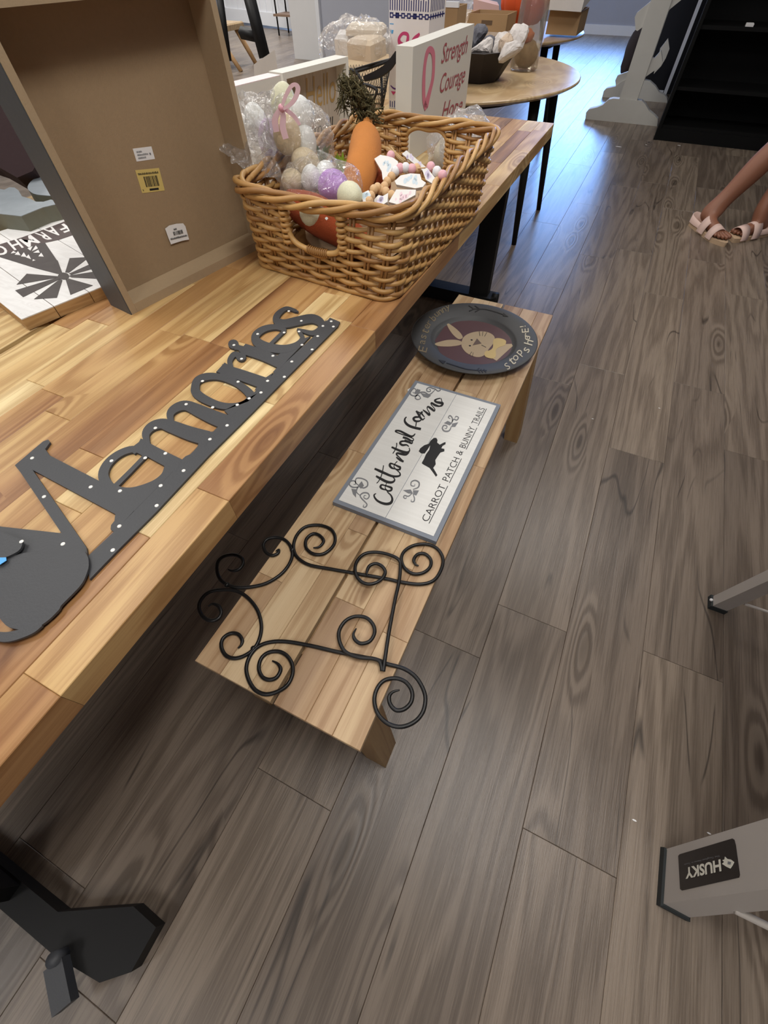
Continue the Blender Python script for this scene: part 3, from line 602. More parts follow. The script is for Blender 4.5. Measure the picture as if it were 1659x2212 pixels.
# ------------------------------------------------------------------ cut-out word on the table
c5 = crop(0, 620, .45811); ZS = ZT + .0045
def f5(x, y, z=0.0): return P(*c5(x, y), ZS - .004 + z)
wd_ = thing('word_cutout', 'black sheet metal word cutout, serif letters on a base strip, white rivets', 'wall decor', tuple(P(430, 930, ZT)))
TH = .0040
def pl5(name, pts, dz=0.0): return MB().prism([f5(*p) for p in pts], (0, 0, TH + dz)).obj(name, M_CHAR, wd_)
MB().prism([f5(*p) for p in ((1556, 152), (1604, 172), (1595, 192), (1400, 388), (1190, 603), (985, 806), (740, 1070), (552, 1258), (430, 1385), (418, 1280), (545, 1160), (825, 872), (1030, 668), (1320, 390), (1500, 222))], (0, 0, TH)).obj('base_strip', M_CHAR, wd_)
k_ = [0]
def letter(strokes, polys=()):
    g = MB()
    for s in strokes:
        k_[0] += 1; c = len(s) > 2 and s[2]
        stroke(g, s[0], s[1], f5, (0, 0, TH + .00002 * (1 + k_[0] % 9)), 6, c)
    for q in polys:
        k_[0] += 1; g.prism([f5(*p) for p in q], (0, 0, TH + .00002 * (1 + k_[0] % 9)))
    g.obj('letter', M_CHAR, wd_)
letter([], [[(78, 848), (160, 868), (415, 1235), (424, 1296), (350, 1290), (298, 1168), (105, 882)],
            [(78, 848), (210, 736), (234, 727), (243, 740), (220, 772), (242, 802), (475, 922), (560, 1000), (640, 1060), (545, 1162), (528, 1150), (530, 1130), (546, 1110), (550, 1078), (158, 868)],
            [(-420, 1090), (0, 1135), (298, 1168), (424, 1290), (0, 1300), (-420, 1240)]])
letter([([(700, 792), (630, 865), (548, 948)], [20, 20, 22]), ([(690, 800), (640, 772), (570, 792), (512, 842), (494, 902), (535, 962), (620, 978), (720, 945), (775, 900), (788, 850)], [18, 30, 32, 40, 50, 54, 50, 40, 28, 14])],
       [[(470, 915), (560, 960), (640, 1000), (735, 950), (800, 850), (830, 868), (640, 1062), (560, 1012)]])
letter([([(655, 748), (750, 800), (848, 850)], [60, 62, 66]), ([(702, 748), (692, 702), (716, 668), (762, 652), (808, 664), (900, 698), (985, 722)], [22, 36, 42, 46, 58, 66, 70]),
        ([(815, 655), (806, 608), (832, 578), (880, 566), (940, 590), (1010, 622), (1085, 650)], [22, 34, 40, 46, 58, 66, 70])],
       [[(612, 775), (690, 716), (714, 742), (640, 795)], [(812, 868), (880, 805), (905, 795), (935, 760), (940, 745), (985, 690), (1012, 690), (1035, 672), (1042, 640), (1110, 600), (1045, 690), (825, 880)]])
letter([([(924, 482), (935, 448), (978, 430), (1040, 432), (1115, 460), (1170, 500), (1186, 530), (1160, 558), (1105, 570), (1040, 565), (972, 538), (930, 508)], [40, 36, 34, 30, 30, 38, 42, 34, 30, 32, 38, 42], True)],
       [[(1060, 590), (1100, 572), (1180, 545), (1205, 520), (1215, 510), (1090, 620)]])
letter([([(1045, 398), (1130, 420), (1250, 462)], [54, 52, 56]), ([(1098, 398), (1086, 358), (1106, 326), (1136, 332)], [20, 24, 26, 26]), ([(1122, 330), (1134, 333)], [30, 30])], [[(1139 + 24 * math.cos(k * .5236), 336 + 21 * math.sin(k * .5236)) for k in range(12)], [(1022, 408), (1062, 364), (1085, 378), (1060, 420)], [(1205, 490), (1250, 438), (1290, 412), (1225, 510)]])
letter([([(1155, 300), (1240, 328), (1330, 368)], [50, 50, 52]), ([(1108, 290), (1130, 294), (1165, 308)], [26, 24, 36])], [[(1103 + 25 * math.cos(k * .5236), 277 + 22 * math.sin(k * .5236)) for k in range(12)], [(1128, 312), (1160, 276), (1185, 290), (1160, 320)], [(1290, 408), (1318, 378), (1330, 345), (1385, 320), (1300, 420)]])
letter([([(1346, 210), (1305, 250), (1258, 296)], [16, 16, 16]), ([(1350, 212), (1300, 196), (1245, 206), (1208, 236), (1216, 268), (1268, 292), (1340, 300), (1400, 282), (1428, 248), (1408, 213)], [16, 24, 30, 36, 42, 42, 38, 30, 22, 12])],
       [[(1310, 330), (1345, 305), (1410, 285), (1435, 250), (1465, 240), (1350, 360)]])
letter([([(1398, 120), (1352, 108), (1312, 136), (1306, 166), (1342, 180), (1402, 168), (1470, 156), (1510, 172), (1516, 200), (1480, 224), (1430, 214), (1402, 206)], [14, 18, 28, 34, 40, 42, 42, 38, 30, 24, 16, 10]), ([(1338, 105), (1408, 124)], [8, 8])],
       [[(1480, 232), (1510, 212), (1530, 170), (1560, 160), (1500, 230)]])
M_RIV = mat('white_rivet', rgb(240, 238, 232), .5)
body0 = None
riv0 = None
for p in ((152, 807), (428, 943), (208, 989), (566, 962), (526, 820), (685, 806), (758, 937), (739, 1031), (563, 1128), (532, 1241), (780, 785), (733, 665), (866, 866), (990, 718), (878, 553), (1003, 568), (1071, 653), (1119, 556), (1175, 526), (1123, 447), (955, 444), (1231, 498), (1262, 443), (1341, 424), (1376, 352), (1287, 325), (1139, 339), (1103, 274), (1215, 222), (1340, 215), (1410, 210), (1424, 273), (1472, 295), (1498, 232), (1572, 187), (1562, 162), (1523, 184), (1421, 160), (1362, 114), (297, 1212)):
    c = P(*c5(*p), ZS)
    if riv0 is None: riv0 = MB().lathe([(.0032, 0), (.0032, .0003), (.0026, .0009), (.0002, .0010)], c, 10).obj('rivet', M_RIV, wd_); rc = c
    else:
        o = riv0.copy(); COL.objects.link(o); o.location = riv0.location + (c - rc)
# the rounded cutout lying over its lower left
c8 = crop(0, 1100, .14467); ZB = ZS + .0045
def f8(x, y, z=0.0): return P(*c8(x, y), ZB - .0035 + z)
bd = thing('animal_cutout', 'black sheet metal animal cutout with curled tail overlapping the first letter', 'wall decor', tuple(P(60, 1290, ZT)))
bod = smooth([(1290, 650), (1336, 740), (1346, 850), (1325, 950), (1250, 1120), (1100, 1290), (940, 1450), (905, 1515), (760, 1660), (600, 1770), (420, 1822), (330, 1816)], 3) + smooth([(330, 1816), (160, 1775), (62, 1690), (0, 1605), (-120, 1500), (-420, 1420), (-520, 1200), (-420, 950), (-220, 820), (100, 760)], 3)[1:] + smooth([(100, 760), (380, 672), (750, 655), (1000, 600), (1180, 590), (1290, 650)], 3)[1:-1]
MB().prism([f8(*p) for p in bod], (0, 0, .0035)).obj('body', M_CHAR, bd)
g = MB(); stroke(g, [(640, 1730), (520, 1800), (380, 1858), (200, 1910), (60, 1920), (-80, 1890), (-220, 1800), (-300, 1680)], [60, 110, 128, 142, 146, 130, 90, 30], lambda x, y: f8(x, y, -.00005), (0, 0, .0035), 5); g.obj('tail', M_CHAR, bd)
MB().prism([f8(*p, .0037) for p in smooth([(-400, 420), (-100, 360), (120, 385), (270, 455), (345, 480), (358, 540), (300, 640), (110, 735), (-150, 800), (-420, 760)], 4, True)], (0, 0, .0035)).obj('head', M_CHAR, bd)
MB().prism([f8(*p, .0075) for p in ((-60, 725), (95, 722), (100, 768), (0, 832), (-60, 850))], (0, 0, .0006)).obj('tape_tab', mat('blue_tape', rgb(84, 168, 236), .5), bd)
for p in ((322, 484, .0073),): MB().lathe([(.0030, 0), (.0030, .0004), (.0022, .0008), (.0002, .0009)], f8(p[0], p[1], p[2]), 10).obj('rivet', M_RIV, bd)

# ------------------------------------------------------------------ deep frame standing on the table, seen from its open back
fb = P(286, 680, ZT); e1 = Vector((.164, .9865, 0)); nf = Vector((.9865, -.164, 0)); tilt = .035
e2 = Vector((-nf.x * tilt, -nf.y * tilt, 1)).normalized(); e3 = e1.cross(e2)
if e3.dot(nf) > 0: e3 = -e3                  # e3 points away from the viewer, into the frame
FW, FH, FD, FT = .455, .475, .078, .0145
def ff(a, b, c): return fb + e1 * a + e2 * b + e3 * c
fr_ = thing('deep_frame', 'tall raw fibreboard box frame standing on edge, stickers inside, grey outer side', 'frame', tuple(ff(FW / 2, 0, FD / 2)))
def fbox(name, a0, a1, b0, b1, c0, c1, m):
    return MB().hexa([ff(a0, b0, c0), ff(a1, b0, c0), ff(a1, b0, c1), ff(a0, b0, c1)], [ff(a0, b1, c0), ff(a1, b1, c0), ff(a1, b1, c1), ff(a0, b1, c1)]).obj(name, m, fr_)
fbox('side_board', .0, FT, .0, FH, 0, FD, M_MDFL); fbox('side_board', FW - FT, FW, 0, FH, 0, FD, M_MDFL)
fbox('bottom_board', FT + .0002, FW - FT - .0002, 0, FT + .004, 0, FD - .006, M_MDFL); fbox('top_board', FT + .0002, FW - FT - .0002, FH - .022, FH, 0, FD - .006, M_MDFL)
fbox('back_panel', FT + .0002, FW - FT - .0002, FT + .0042, FH - .0222, FD - .012, FD - .004, M_MDF)
fbox('painted_side', -.0022, -.0002, 0, FH, .001, FD, M_GREYSIDE)
def on_panel(x, y, c): return PL(x, y, ff(0, 0, c), e3)
cst = crop(260, 300, .10847)
CZ = FD - .0124
def sticker(name, pts, m, lift=0):
    q = [on_panel(*cst(*p), CZ - lift) for p in pts]; MB().prism(q, e3 * .0004).obj(name, m, fr_); return q
def print_on(name, q, items, m):             # q: corners tl, tr, br, bl of the sticker; items: rectangles in unit coordinates
    g = MB(); tl, tr, br, bl = q
    def at(u, v): return (tl * (1 - u) * (1 - v) + tr * u * (1 - v) + br * u * v + bl * (1 - u) * v) - e3 * .0003
    for a0, a1, b0, b1 in items: g.quad(at(a0, b0), at(a1, b0), at(a1, b1), at(a0, b1))
    o = g.obj(name, m, fr_); tag(o, kind='stuff'); return o
q = sticker('white_sticker', [(246, 196), (617, 150), (690, 400), (326, 452)], M_PAPER)
rr_ = random.Random(3)
def words_row(v0, v1, a, b, n):
    out = []; x = a
    while x < b: wv = rr_.uniform(.012, .03); out.append((x, min(x + wv, b), v0 + rr_.uniform(-.02, .02), v1)); x += wv + .012
    return out
print_on('print', q, words_row(.22, .36, .13, .42, 8) + words_row(.46, .60, .13, .72, 14) + [(.78, .86, .46, .64)] + words_row(.70, .84, .13, .55, 10), M_GREYINK)
q = sticker('yellow_sticker', [(297, 625), (770, 580), (885, 1028), (437, 1082)], M_YELLOWL)
bars = []; x = .24
while x < .82: wv = rr_.choice((.012, .02, .035)); bars.append((x, x + wv, .30, .76)); x += wv + rr_.choice((.012, .02, .03))
print_on('print', q, bars + words_row(.14, .22, .06, .92, 20) + [(.35, .75, .84, .93)] + words_row(.84, .92, .06, .1, 2), M_INK)
q = sticker('curled_sticker', [(893, 1790), (975, 1725), (1120, 1690), (1250, 1682), (1295, 1740), (1370, 2005), (1230, 2030), (1120, 2065), (1010, 2102), (960, 1980)], M_PAPER, .003)
q = [on_panel(*cst(*p), CZ - .0034) for p in ((893, 1775), (1270, 1680), (1370, 2010), (1000, 2100))]
bars = []; x = .30
while x < .80: wv = rr_.choice((.012, .02, .04)); bars.append((x, x + wv, .32, .55)); x += wv + rr_.choice((.015, .02, .03))
print_on('print', q, bars + words_row(.16, .25, .38, .54, 5) + words_row(.66, .76, .08, .96, 22), M_INK)

# ------------------------------------------------------------------ windmill plank sign lying behind the frame
cw = crop(0, 380, .15672); ZW = ZT + .026
def fw(x, y, z=0.0): return P(*cw(x, y), ZW + z)
def fwl(x, y, z=0.0): return P(*cw(x, y), ZW - .0015 + z)
ws = thing('windmill_sign', 'white plank sign with dark windmill and upside-down letters, lying flat', 'sign', (-1.20, .62, ZT))
wa = P(45, 690, ZW); wb = P(230, 615, ZW); wu = (wb - wa).normalized(); wn = Vector((-wu.y, wu.x, 0))
wl = .345; wd2 = .52
def fsn(a, b, z=0.0): return wa + wu * a + wn * b + Vector((0, 0, z))
M_WHW = wood('weathered_white_plank', [(0, rgb(222, 221, 219)), (1, rgb(238, 237, 236))], grain=.16, rough=.7, along=(24, 24, 1.6), dark=(.6, .56, .54), knots=.1, bump=.08)
M_PLY = wood('ply_edge', [(0, rgb(176, 138, 88)), (1, rgb(198, 160, 108))], grain=.4, rough=.7, along=(3, 3, 120), dark=(.5, .36, .24), knots=0)
# planks run across the sign; joints measured on the near edge
jn = [0]
for px, py in ((115, 661), (191, 630)):
    p = P(px, py, ZW); jn.append((p - wa).dot(wu))
jn += [jn[2] + .085, jn[2] + .17]
for a, b in zip(jn[:-1], jn[1:]):
    MB().prism([fsn(a + .0008, 0, -.0255), fsn(b - .0008, 0, -.0255), fsn(b - .0008, wd2, -.0255), fsn(a + .0008, wd2, -.0255)], (0, 0, .0235)).obj('plank_core', M_PLY, ws)
    MB().prism([fsn(a + .0008, 0, -.002), fsn(b - .0008, 0, -.002), fsn(b - .0008, wd2, -.002), fsn(a + .0008, wd2, -.002)], (0, 0, .002)).obj('plank', M_WHW, ws)
M_DKP = mat('weathered_dark_paint', rgb(74, 68, 66), .7, bump=.1, var=.3, vscale=30)
up4 = (0, 0, .0005)
for i, q in enumerate(([(230, 1500), (370, 1350), (800, 1385), (810, 1400)], [(210, 1580), (800, 1400), (830, 1420), (318, 1672)], [(470, 1700), (830, 1420), (860, 1440), (785, 1680)], [(905, 1430), (960, 1420), (1280, 1510), (972, 1640)],
          [(950, 1380), (980, 1370), (1310, 1320), (1385, 1420), (985, 1400)], [(950, 1350), (1260, 1210), (1300, 1275), (980, 1365)], [(900, 1330), (960, 1135), (1230, 1120), (950, 1335)], [(500, 1275), (640, 1195), (795, 1165), (858, 1335), (830, 1360)])):
    MB().prism([fwl(*p, .0018) for p in q], up4).obj('blade', M_DKP, ws)
MB().prism([fwl(*p, .0018) for p in smooth([(800, 1385), (830, 1345), (880, 1335), (940, 1355), (950, 1400), (900, 1430), (830, 1420)], 3, True)], (0, 0, .0007)).obj('hub', M_DKP, ws)
MB().prism([fwl(*p, .0018) for p in ((0, 1095), (130, 1050), (330, 990), (560, 930), (620, 920), (790, 1170), (640, 1210), (500, 1275), (0, 1120))], (0, 0, .0004)).obj('tower', M_DKP, ws)
g = MB()
for q in ([(150, 1070), (185, 1035), (225, 1060)], [(205, 1085), (250, 1040), (285, 1095)], [(290, 1110), (330, 1055), (370, 1120)], [(360, 1125), (395, 1085), (430, 1150)], [(455, 1150), (490, 1165), (450, 1175)], [(380, 1000), (450, 970), (420, 1030)], [(440, 1040), (495, 960), (525, 1000)], [(460, 1060), (530, 1020), (550, 1060)], [(530, 1110), (570, 1060), (605, 1115)]):
    g.prism([fwl(*p, .0023) for p in q], up4)
o = g.obj('tower_gaps', M_PAPER, ws); tag(o, kind='stuff')
M_BAND = mat('weathered_dark_band', rgb(82, 70, 68), .7, bump=.1, var=.3, vscale=30)
bandq = [(0, 945), (300, 850), (620, 735), (940, 610), (1010, 715), (1050, 800), (820, 880), (560, 935), (330, 1000), (0, 1095), (-500, 1250), (-500, 1100)]
MB().prism([fwl(*p, .0018) for p in bandq], (0, 0, .00045)).obj('letter_band', M_BAND, ws)
# upside-down capitals; each gets its own parallelogram
def wl_(ch, tl, tr, bl):                      # where the letter's own top-left, top-right and bottom-left stand in the crop
    g = MB(); a, b, d = Vector(tl), Vector(tr), Vector(bl)
    put_text(g, ch, lambda u, v: fwl(*(d + (b - a) * u + (a - d) * v), .0024), 0, 1, 0, 1, bold=.02)
    o = g.obj('letter', M_PAPER, ws)
wl_('F', (1000, 745), (890, 785), (880, 655)); wl_('A', (880, 800), (745, 835), (720, 700)); wl_('R', (720, 870), (610, 890), (580, 770)); wl_('M', (560, 915), (395, 985), (420, 810)); wl_('H', (330, 985), (200, 1025), (225, 870)); wl_('O', (140, 1060), (-30, 1110), (20, 940))
wl_('U', (-60, 1115), (-190, 1160), (-170, 1010)); wl_('S', (-225, 1165), (-340, 1205), (-320, 1060)); wl_('E', (-370, 1210), (-470, 1245), (-460, 1100))

# galvanised letter, dark cloth, crumpled film behind it
M_GALV = mat('galvanised_metal', rgb(150, 158, 164), .5, metal=.35, bump=.1, var=.2, vscale=25)
M_GALE = mat('galvanised_edge', rgb(112, 112, 98), .55, metal=.3, var=.25, vscale=25)
ZG = ZT + .064
gl_ = thing('metal_letter', 'grey galvanised metal letter form lying behind the windmill sign', 'wall decor', tuple(P(60, 445, ZT)))
def fg(x, y): return P(*cw(x, y), ZG)
for nm, q in (('bar', [(-300, 380), (-60, 170), (60, 190), (130, 155), (200, 160), (255, 200), (300, 280), (420, 315), (500, 355), (600, 355), (700, 325), (790, 350), (790, 385), (590, 430), (290, 552), (0, 520), (-300, 480)]), ('disc', smooth([(380, 150), (420, 80), (520, 10), (640, -10), (760, 60), (860, 200), (760, 268), (600, 265), (470, 245), (400, 200)], 3, True))):
    top = [fg(*p) for p in q]
    MB().prism([p - Vector((0, 0, .060)) for p in top], (0, 0, .0585)).obj(nm + '_side', M_GALE, gl_)
    MB().prism([p - Vector((0, 0, .0014)) for p in top], (0, 0, .0014)).obj(nm + '_face', M_GALV, gl_)
M_CLOTH = mat('dark_maroon_cloth', rgb(44, 26, 28), .9, bump=.3, bscale=90)
def blob(name, c, r, m, amp=.18, seed=0, n=22, parent=None, freq=3.0, flat=True):
    from mathutils import noise
    g = MB(); g.ball((0, 0, 0), 1.0, n)
    for i, v in enumerate(g.v):
        d = v.normalized(); k = 1 + amp * noise.noise(d * freq + Vector((seed * 3.1, seed, 0))) + amp * .5 * noise.noise(d * freq * 2.7 + Vector((seed, 7, 2)))
        g.v[i] = Vector((c[0] + v.x * k * r[0], c[1] + v.y * k * r[1], c[2] + v.z * k * r[2]))
    zz = min(v.z for v in g.v)
    if not flat: g.sm = [False] * len(g.sm)
    return g.obj(name, m, parent)
cn = Vector((.55, -.55, .62)).normalized(); cc0 = Vector((-1.68, 1.02, ZT + .07)); cq = [PL(*p, cc0, cn) for p in ((-70, 190), (0, 248), (37, 272), (112, 395), (98, 420), (66, 434), (15, 405), (-60, 380))]
lo_ = min(p.z for p in cq); cq = [p + Vector((0, 0, max(0, ZT + .004 - p.z))) for p in cq]
tag(MB().prism([p - cn * .09 + Vector((0, 0, .06)) for p in cq], cn * .09).obj('cushion', M_CLOTH), 'dark maroon cloth cushion glimpsed left of the tall frame', 'cushion')
M_FILM = film('clear_film', clear=.86, bscale=30)
M_FILM2 = film('crinkled_cellophane', clear=.90, bump=1.0, bscale=44)
o = blob('plastic_wrap', (-1.47, 1.10, ZT + .062), (.075, .06, .06), M_FILM2, .30, 5, 22, flat=False); tag(o, 'crumpled clear plastic wrap behind the maroon cushion', 'plastic wrap')

# ------------------------------------------------------------------ wicker basket
M_WICK = mat('willow', rgb(182, 138, 80), .45, bump=.1, bscale=120, var=.28, vscale=14)
M_WICK2 = mat('willow_dark', rgb(158, 114, 64), .45, bump=.1, bscale=120, var=.28, vscale=14)
M_WICK3 = mat('willow_pale', rgb(200, 158, 98), .42, bump=.1, bscale=120, var=.25, vscale=14)
BB = [(-.815, .925), (-.404, .892), (-.392, 1.520), (-.800, 1.560)]; BT = [(-.812, .905), (-.386, .905), (-.386, 1.572), (-.806, 1.585)]
ZB0, ZB1 = ZT + .006, .934
bk = thing('wicker_basket', 'large rectangular natural willow basket with handle holes, full of spring decorations', 'basket', (-.60, 1.23, ZT))
def rrect(q, rad, n=7):                      # rounded quad -> dense loop with arc length
    out = []
    for i in range(4):
        p, a, b = Vector(q[i]), Vector(q[i - 1]), Vector(q[(i + 1) % 4])
        u, v = (a - p).normalized() * rad, (b - p).normalized() * rad
        for k in range(n + 1):
            t_ = k / n; out.append((p + u) * (1 - t_) ** 2 + p * 2 * t_ * (1 - t_) + (p + v) * t_ ** 2)
    return out
def loop_at(t_, extra=0.0):                  # outline of the wall at level t (0 base .. 1 rim)
    q = [Vector(BB[i]) * (1 - t_) + Vector(BT[i]) * t_ for i in range(4)]
    c = sum(q, Vector((0, 0))) / 4
    q = [p + (p - c).normalized() * extra for p in q]
    return rrect([tuple(p) for p in q], .055)
class Loop:
    def __init__(s, pts):
        s.p = pts; s.l = [0]
        for i in range(len(pts)): s.l.append(s.l[-1] + (pts[(i + 1) % len(pts)] - pts[i]).length)
        s.L = s.l[-1]
    def at(s, d):
        d %= s.L; i = 0
        import bisect
        i = min(bisect.bisect_right(s.l, d) - 1, len(s.p) - 1)
        a, b = s.p[i], s.p[(i + 1) % len(s.p)]; k = (d - s.l[i]) / max(s.l[i + 1] - s.l[i], 1e-9)
        t_ = (b - a).normalized(); return a + (b - a) * k, Vector((t_.y, -t_.x))
NST = 46
def sag(x, y):                               # the near rim dips a little in its middle
    return -.010 * math.exp(-((x + .62) / .13) ** 2) if y < .97 else 0.0
def hole(p):                                 # openings of the handles: near and far walls
    if p.y < .97 and -.672 < p.x < -.535: return 1
    if p.y > 1.5 and -.675 < p.x < -.535: return 2
    return 0
ROWS = 13; dz = (ZB1 - .012 - ZB0) / ROWS
for r in range(ROWS):
    tt = (r + .5) / ROWS; z = ZB0 + (r + .5) * dz; lp = Loop(loop_at(tt)); rad = .0052 + random.uniform(-.0005, .0006)
    zh0 = .842; gap = z > zh0
    for tw in (0,):
        ph = (r % 2) * PI; seg = []; segs = []
        n = 300; start = 0
        # begin inside a gap so the strands split cleanly
        ds = [lp.L * i / n for i in range(n)]
        flags = [hole(lp.at(d)[0]) if gap else 0 for d in ds]
        if any(flags):
            k0 = flags.index(next(f for f in flags if f)); ds = ds[k0:] + [d + lp.L for d in ds[:k0 + 1]]; flags = flags[k0:] + flags[:k0 + 1]
        else: ds.append(lp.L)
        if len(flags) < len(ds): flags = flags + [0] * (len(ds) - len(flags))
        for d, fl_ in zip(ds, flags):
            if fl_:
                if len(seg) > 4: segs.append(seg)
                seg = []
            else:
                p, nn = lp.at(d); s_ = math.sin(PI * NST * d / lp.L + ph)
                o_ = nn * (.0055 * s_); zz = z + .0016 * math.sin(d * 37 + r) + .0012 * math.cos(PI * NST * d / lp.L + ph)
                seg.append(Vector((p.x + o_.x, p.y + o_.y, zz + sag(p.x, p.y) * tt)))
        if len(seg) > 4: segs.append(seg)
        for sg_ in segs:
            m_ = (M_WICK, M_WICK2, M_WICK3)[random.choice((0, 0, 0, 1, 2, 2))]
            MB().tube(sg_, rad, 6).obj('weave_strand', m_, bk)
l0, l1 = Loop(loop_at(0)), Loop(loop_at(1))
for i in range(NST):
    d0 = (i + .5) / NST
    a, _ = l0.at(d0 * l0.L); b, _ = l1.at(d0 * l1.L); h_ = hole(b)
    for s_ in (-.0045, .0045):
        if h_: zt_ = .842
        else: zt_ = ZB1 - .006
        k = (zt_ - ZB0) / (ZB1 - ZB0); tdir = (l0.at(d0 * l0.L + .01)[0] - a).normalized() * s_
        c = a + (b - a) * k
        MB().tube([(a.x + tdir.x, a.y + tdir.y, ZB0), (c.x + tdir.x, c.y + tdir.y, zt_)], .0038, 6).obj('stake', M_WICK2, bk)
# thick base strand and rope-like rim
lb = Loop(loop_at(0, .004))
MB().tube([Vector((lb.at(lb.L * i / 160)[0].x, lb.at(lb.L * i / 160)[0].y, ZB0 + .0035 * math.sin(i * .9) * .3)) for i in range(160)], .0060, 8, True).obj('base_strand', M_WICK, bk)
for k in range(4):
    lp = Loop(loop_at(1)); pts = []; n = 360; tw = 7
    for i in range(n):
        d = lp.L * i / n; p, nn = lp.at(d); an = 2 * PI * (tw * i / n + k / 4)
        ox = .0115 * math.cos(an) + .002; oz = .0105 * math.sin(an)
        pts.append(Vector((p.x + nn.x * ox, p.y + nn.y * ox, ZB1 + .004 + oz + sag(p.x, p.y) + .0015 * math.sin(i * .31 + k))))
    MB().tube(pts, .0060, 7, True).obj('rim_strand', (M_WICK, M_WICK3, M_WICK, M_WICK2)[k], bk)
MB().prism([(q.x, q.y, ZB0 - .004) for q in rrect([(x * .985 + -.603 * .015, y * .985 + 1.23 * .015) for x, y in BB], .05)], (0, 0, .006)).obj('base_panel', M_WICK2, bk)
def handle(ylo, pts, bind):
    q = smooth(pts, 6)
    MB().tube(q, .0062, 8).obj('handle_rod', M_WICK3, bk)
    for a, b in bind:
        i0, i1 = int(a * (len(q) - 1)), int(b * (len(q) - 1)); hx = []
        n = 60
        for i in range(n):
            f_ = i0 + (i1 - i0) * i / n; j = int(f_); c = Vector(q[j]).lerp(Vector(q[min(j + 1, len(q) - 1)]), f_ - j)
            an = i * 2 * PI / 6; hx.append(c + Vector((0, math.cos(an), math.sin(an))) * .0078)
        MB().tube(hx, .0022, 5).obj('handle_binding', M_WICK2, bk)
yn = .903
handle(yn, [(-.672, yn, .905), (-.672, yn - .003, .875), (-.660, yn - .004, .852), (-.635, yn - .005, .842), (-.600, yn - .005, .838), (-.565, yn - .005, .840), (-.543, yn - .004, .848), (-.534, yn - .003, .868), (-.533, yn, .905)], [(.42, .62)])
yf = 1.578
handle(yf, [(-.676, yf, .850), (-.676, yf, .885), (-.664, yf, .910), (-.635, yf, .922), (-.600, yf, .920), (-.565, yf, .922), (-.543, yf, .908), (-.535, yf, .885), (-.535, yf, .850)], [])
for x0 in (-.678, -.531):
    for ys, zr in ((yn, (.846, .915)), (yf, (.80, .915))):
        z = zr[0]; 
        while z < zr[1]:
            MB().tube([Vector((x0 + .0095 * math.cos(a), ys + .0095 * math.sin(a), z + .0002 * i)) for i, a in enumerate([2 * PI * j / 10 for j in range(10)])], .0048, 6, True).obj('wrap_turn', M_WICK, bk); z += .0115

# ------------------------------------------------------------------ things in the basket
def egg(px, py, y, r, m, label, grp=None, tilt=(0, 0), el=1.25):
    c = RY(px, py, y)
    mm = (Matrix.Rotation(tilt[0], 3, 'X') @ Matrix.Rotation(tilt[1], 3, 'Y'))
    g = MB(); prof = []
    for i in range(13):
        a = PI * i / 12; zz = -math.cos(a); rr = math.sin(a) * (1 - .13 * zz); prof.append((max(rr * r, 1e-5), zz * r * el))
    g.lathe(prof, c, 18, mm); return tag(g.obj('decorative_egg', m), label, 'egg', grp)
M_EB = mat('beige_glitter_egg', rgb(214, 196, 160), .45, bump=.25, bscale=500, var=.18, vscale=300)
M_EW = mat('white_glitter_egg', rgb(222, 224, 220), .45, bump=.25, bscale=500, var=.12, vscale=300)
M_EP = mat('purple_glitter_egg', rgb(176, 124, 204), .42, bump=.3, bscale=500, var=.25, vscale=300)
M_EC = mat('cream_glitter_egg', rgb(216, 214, 184), .45, bump=.25, bscale=500, var=.14, vscale=300)
egg(620, 290, 1.10, .033, M_EB, 'beige glitter egg under the pink ribbon bow', tilt=(.15, .2))
egg(658, 308, 1.145, .030, M_EW, 'white glitter egg right of the ribboned beige egg', tilt=(0, .2))
egg(652, 248, 1.16, .030, M_EW, 'white glitter egg high in the tall cellophane bag', tilt=(.3, 0))
egg(612, 222, 1.17, .031, M_EC, 'cream egg at the top of the tall cellophane bag', tilt=(0, .3))
egg(585, 300, 1.14, .032, mat('lilac_glitter_egg', rgb(196, 172, 206), .45, bump=.25, bscale=500, var=.2, vscale=300), 'pale lilac egg deep in the tall cellophane bag')
egg(552, 265, 1.15, .031, M_EW, 'white glitter egg at the left of the tall cellophane bag')
egg(600, 350, 1.13, .032, mat('plum_egg', rgb(120, 92, 138), .5, bump=.2, bscale=500), 'plum egg low in the tall cellophane bag')
egg(660, 356, 1.10, .034, M_EB, 'large beige glitter egg below the tall bag', tilt=(.9, 0))
egg(631, 392, 1.04, .026, M_EB, 'small beige glitter egg by the near left rim', tilt=(1.2, .4))
egg(672, 385, 1.055, .024, M_EW, 'pale blue-white egg behind the purple one, left of two', tilt=(.3, .3))
egg(703, 372, 1.09, .023, M_EW, 'pale blue-white egg behind the purple one, right of two', tilt=(1.4, .2))
egg(722, 404, 1.045, .035, M_EP, 'large purple glitter egg behind the near rim', tilt=(1.1, 1.0))
egg(757, 424, .995, .028, M_EC, 'cream glitter egg at the near rim, right of the purple egg', tilt=(1.3, .9))
egg(675, 460, .955, .030, M_EC, 'pale egg behind the top of the near handle hole', tilt=(1.2, .6))
egg(715, 478, .965, .026, M_EW, 'white egg behind the right of the near handle hole', tilt=(1.2, .2))
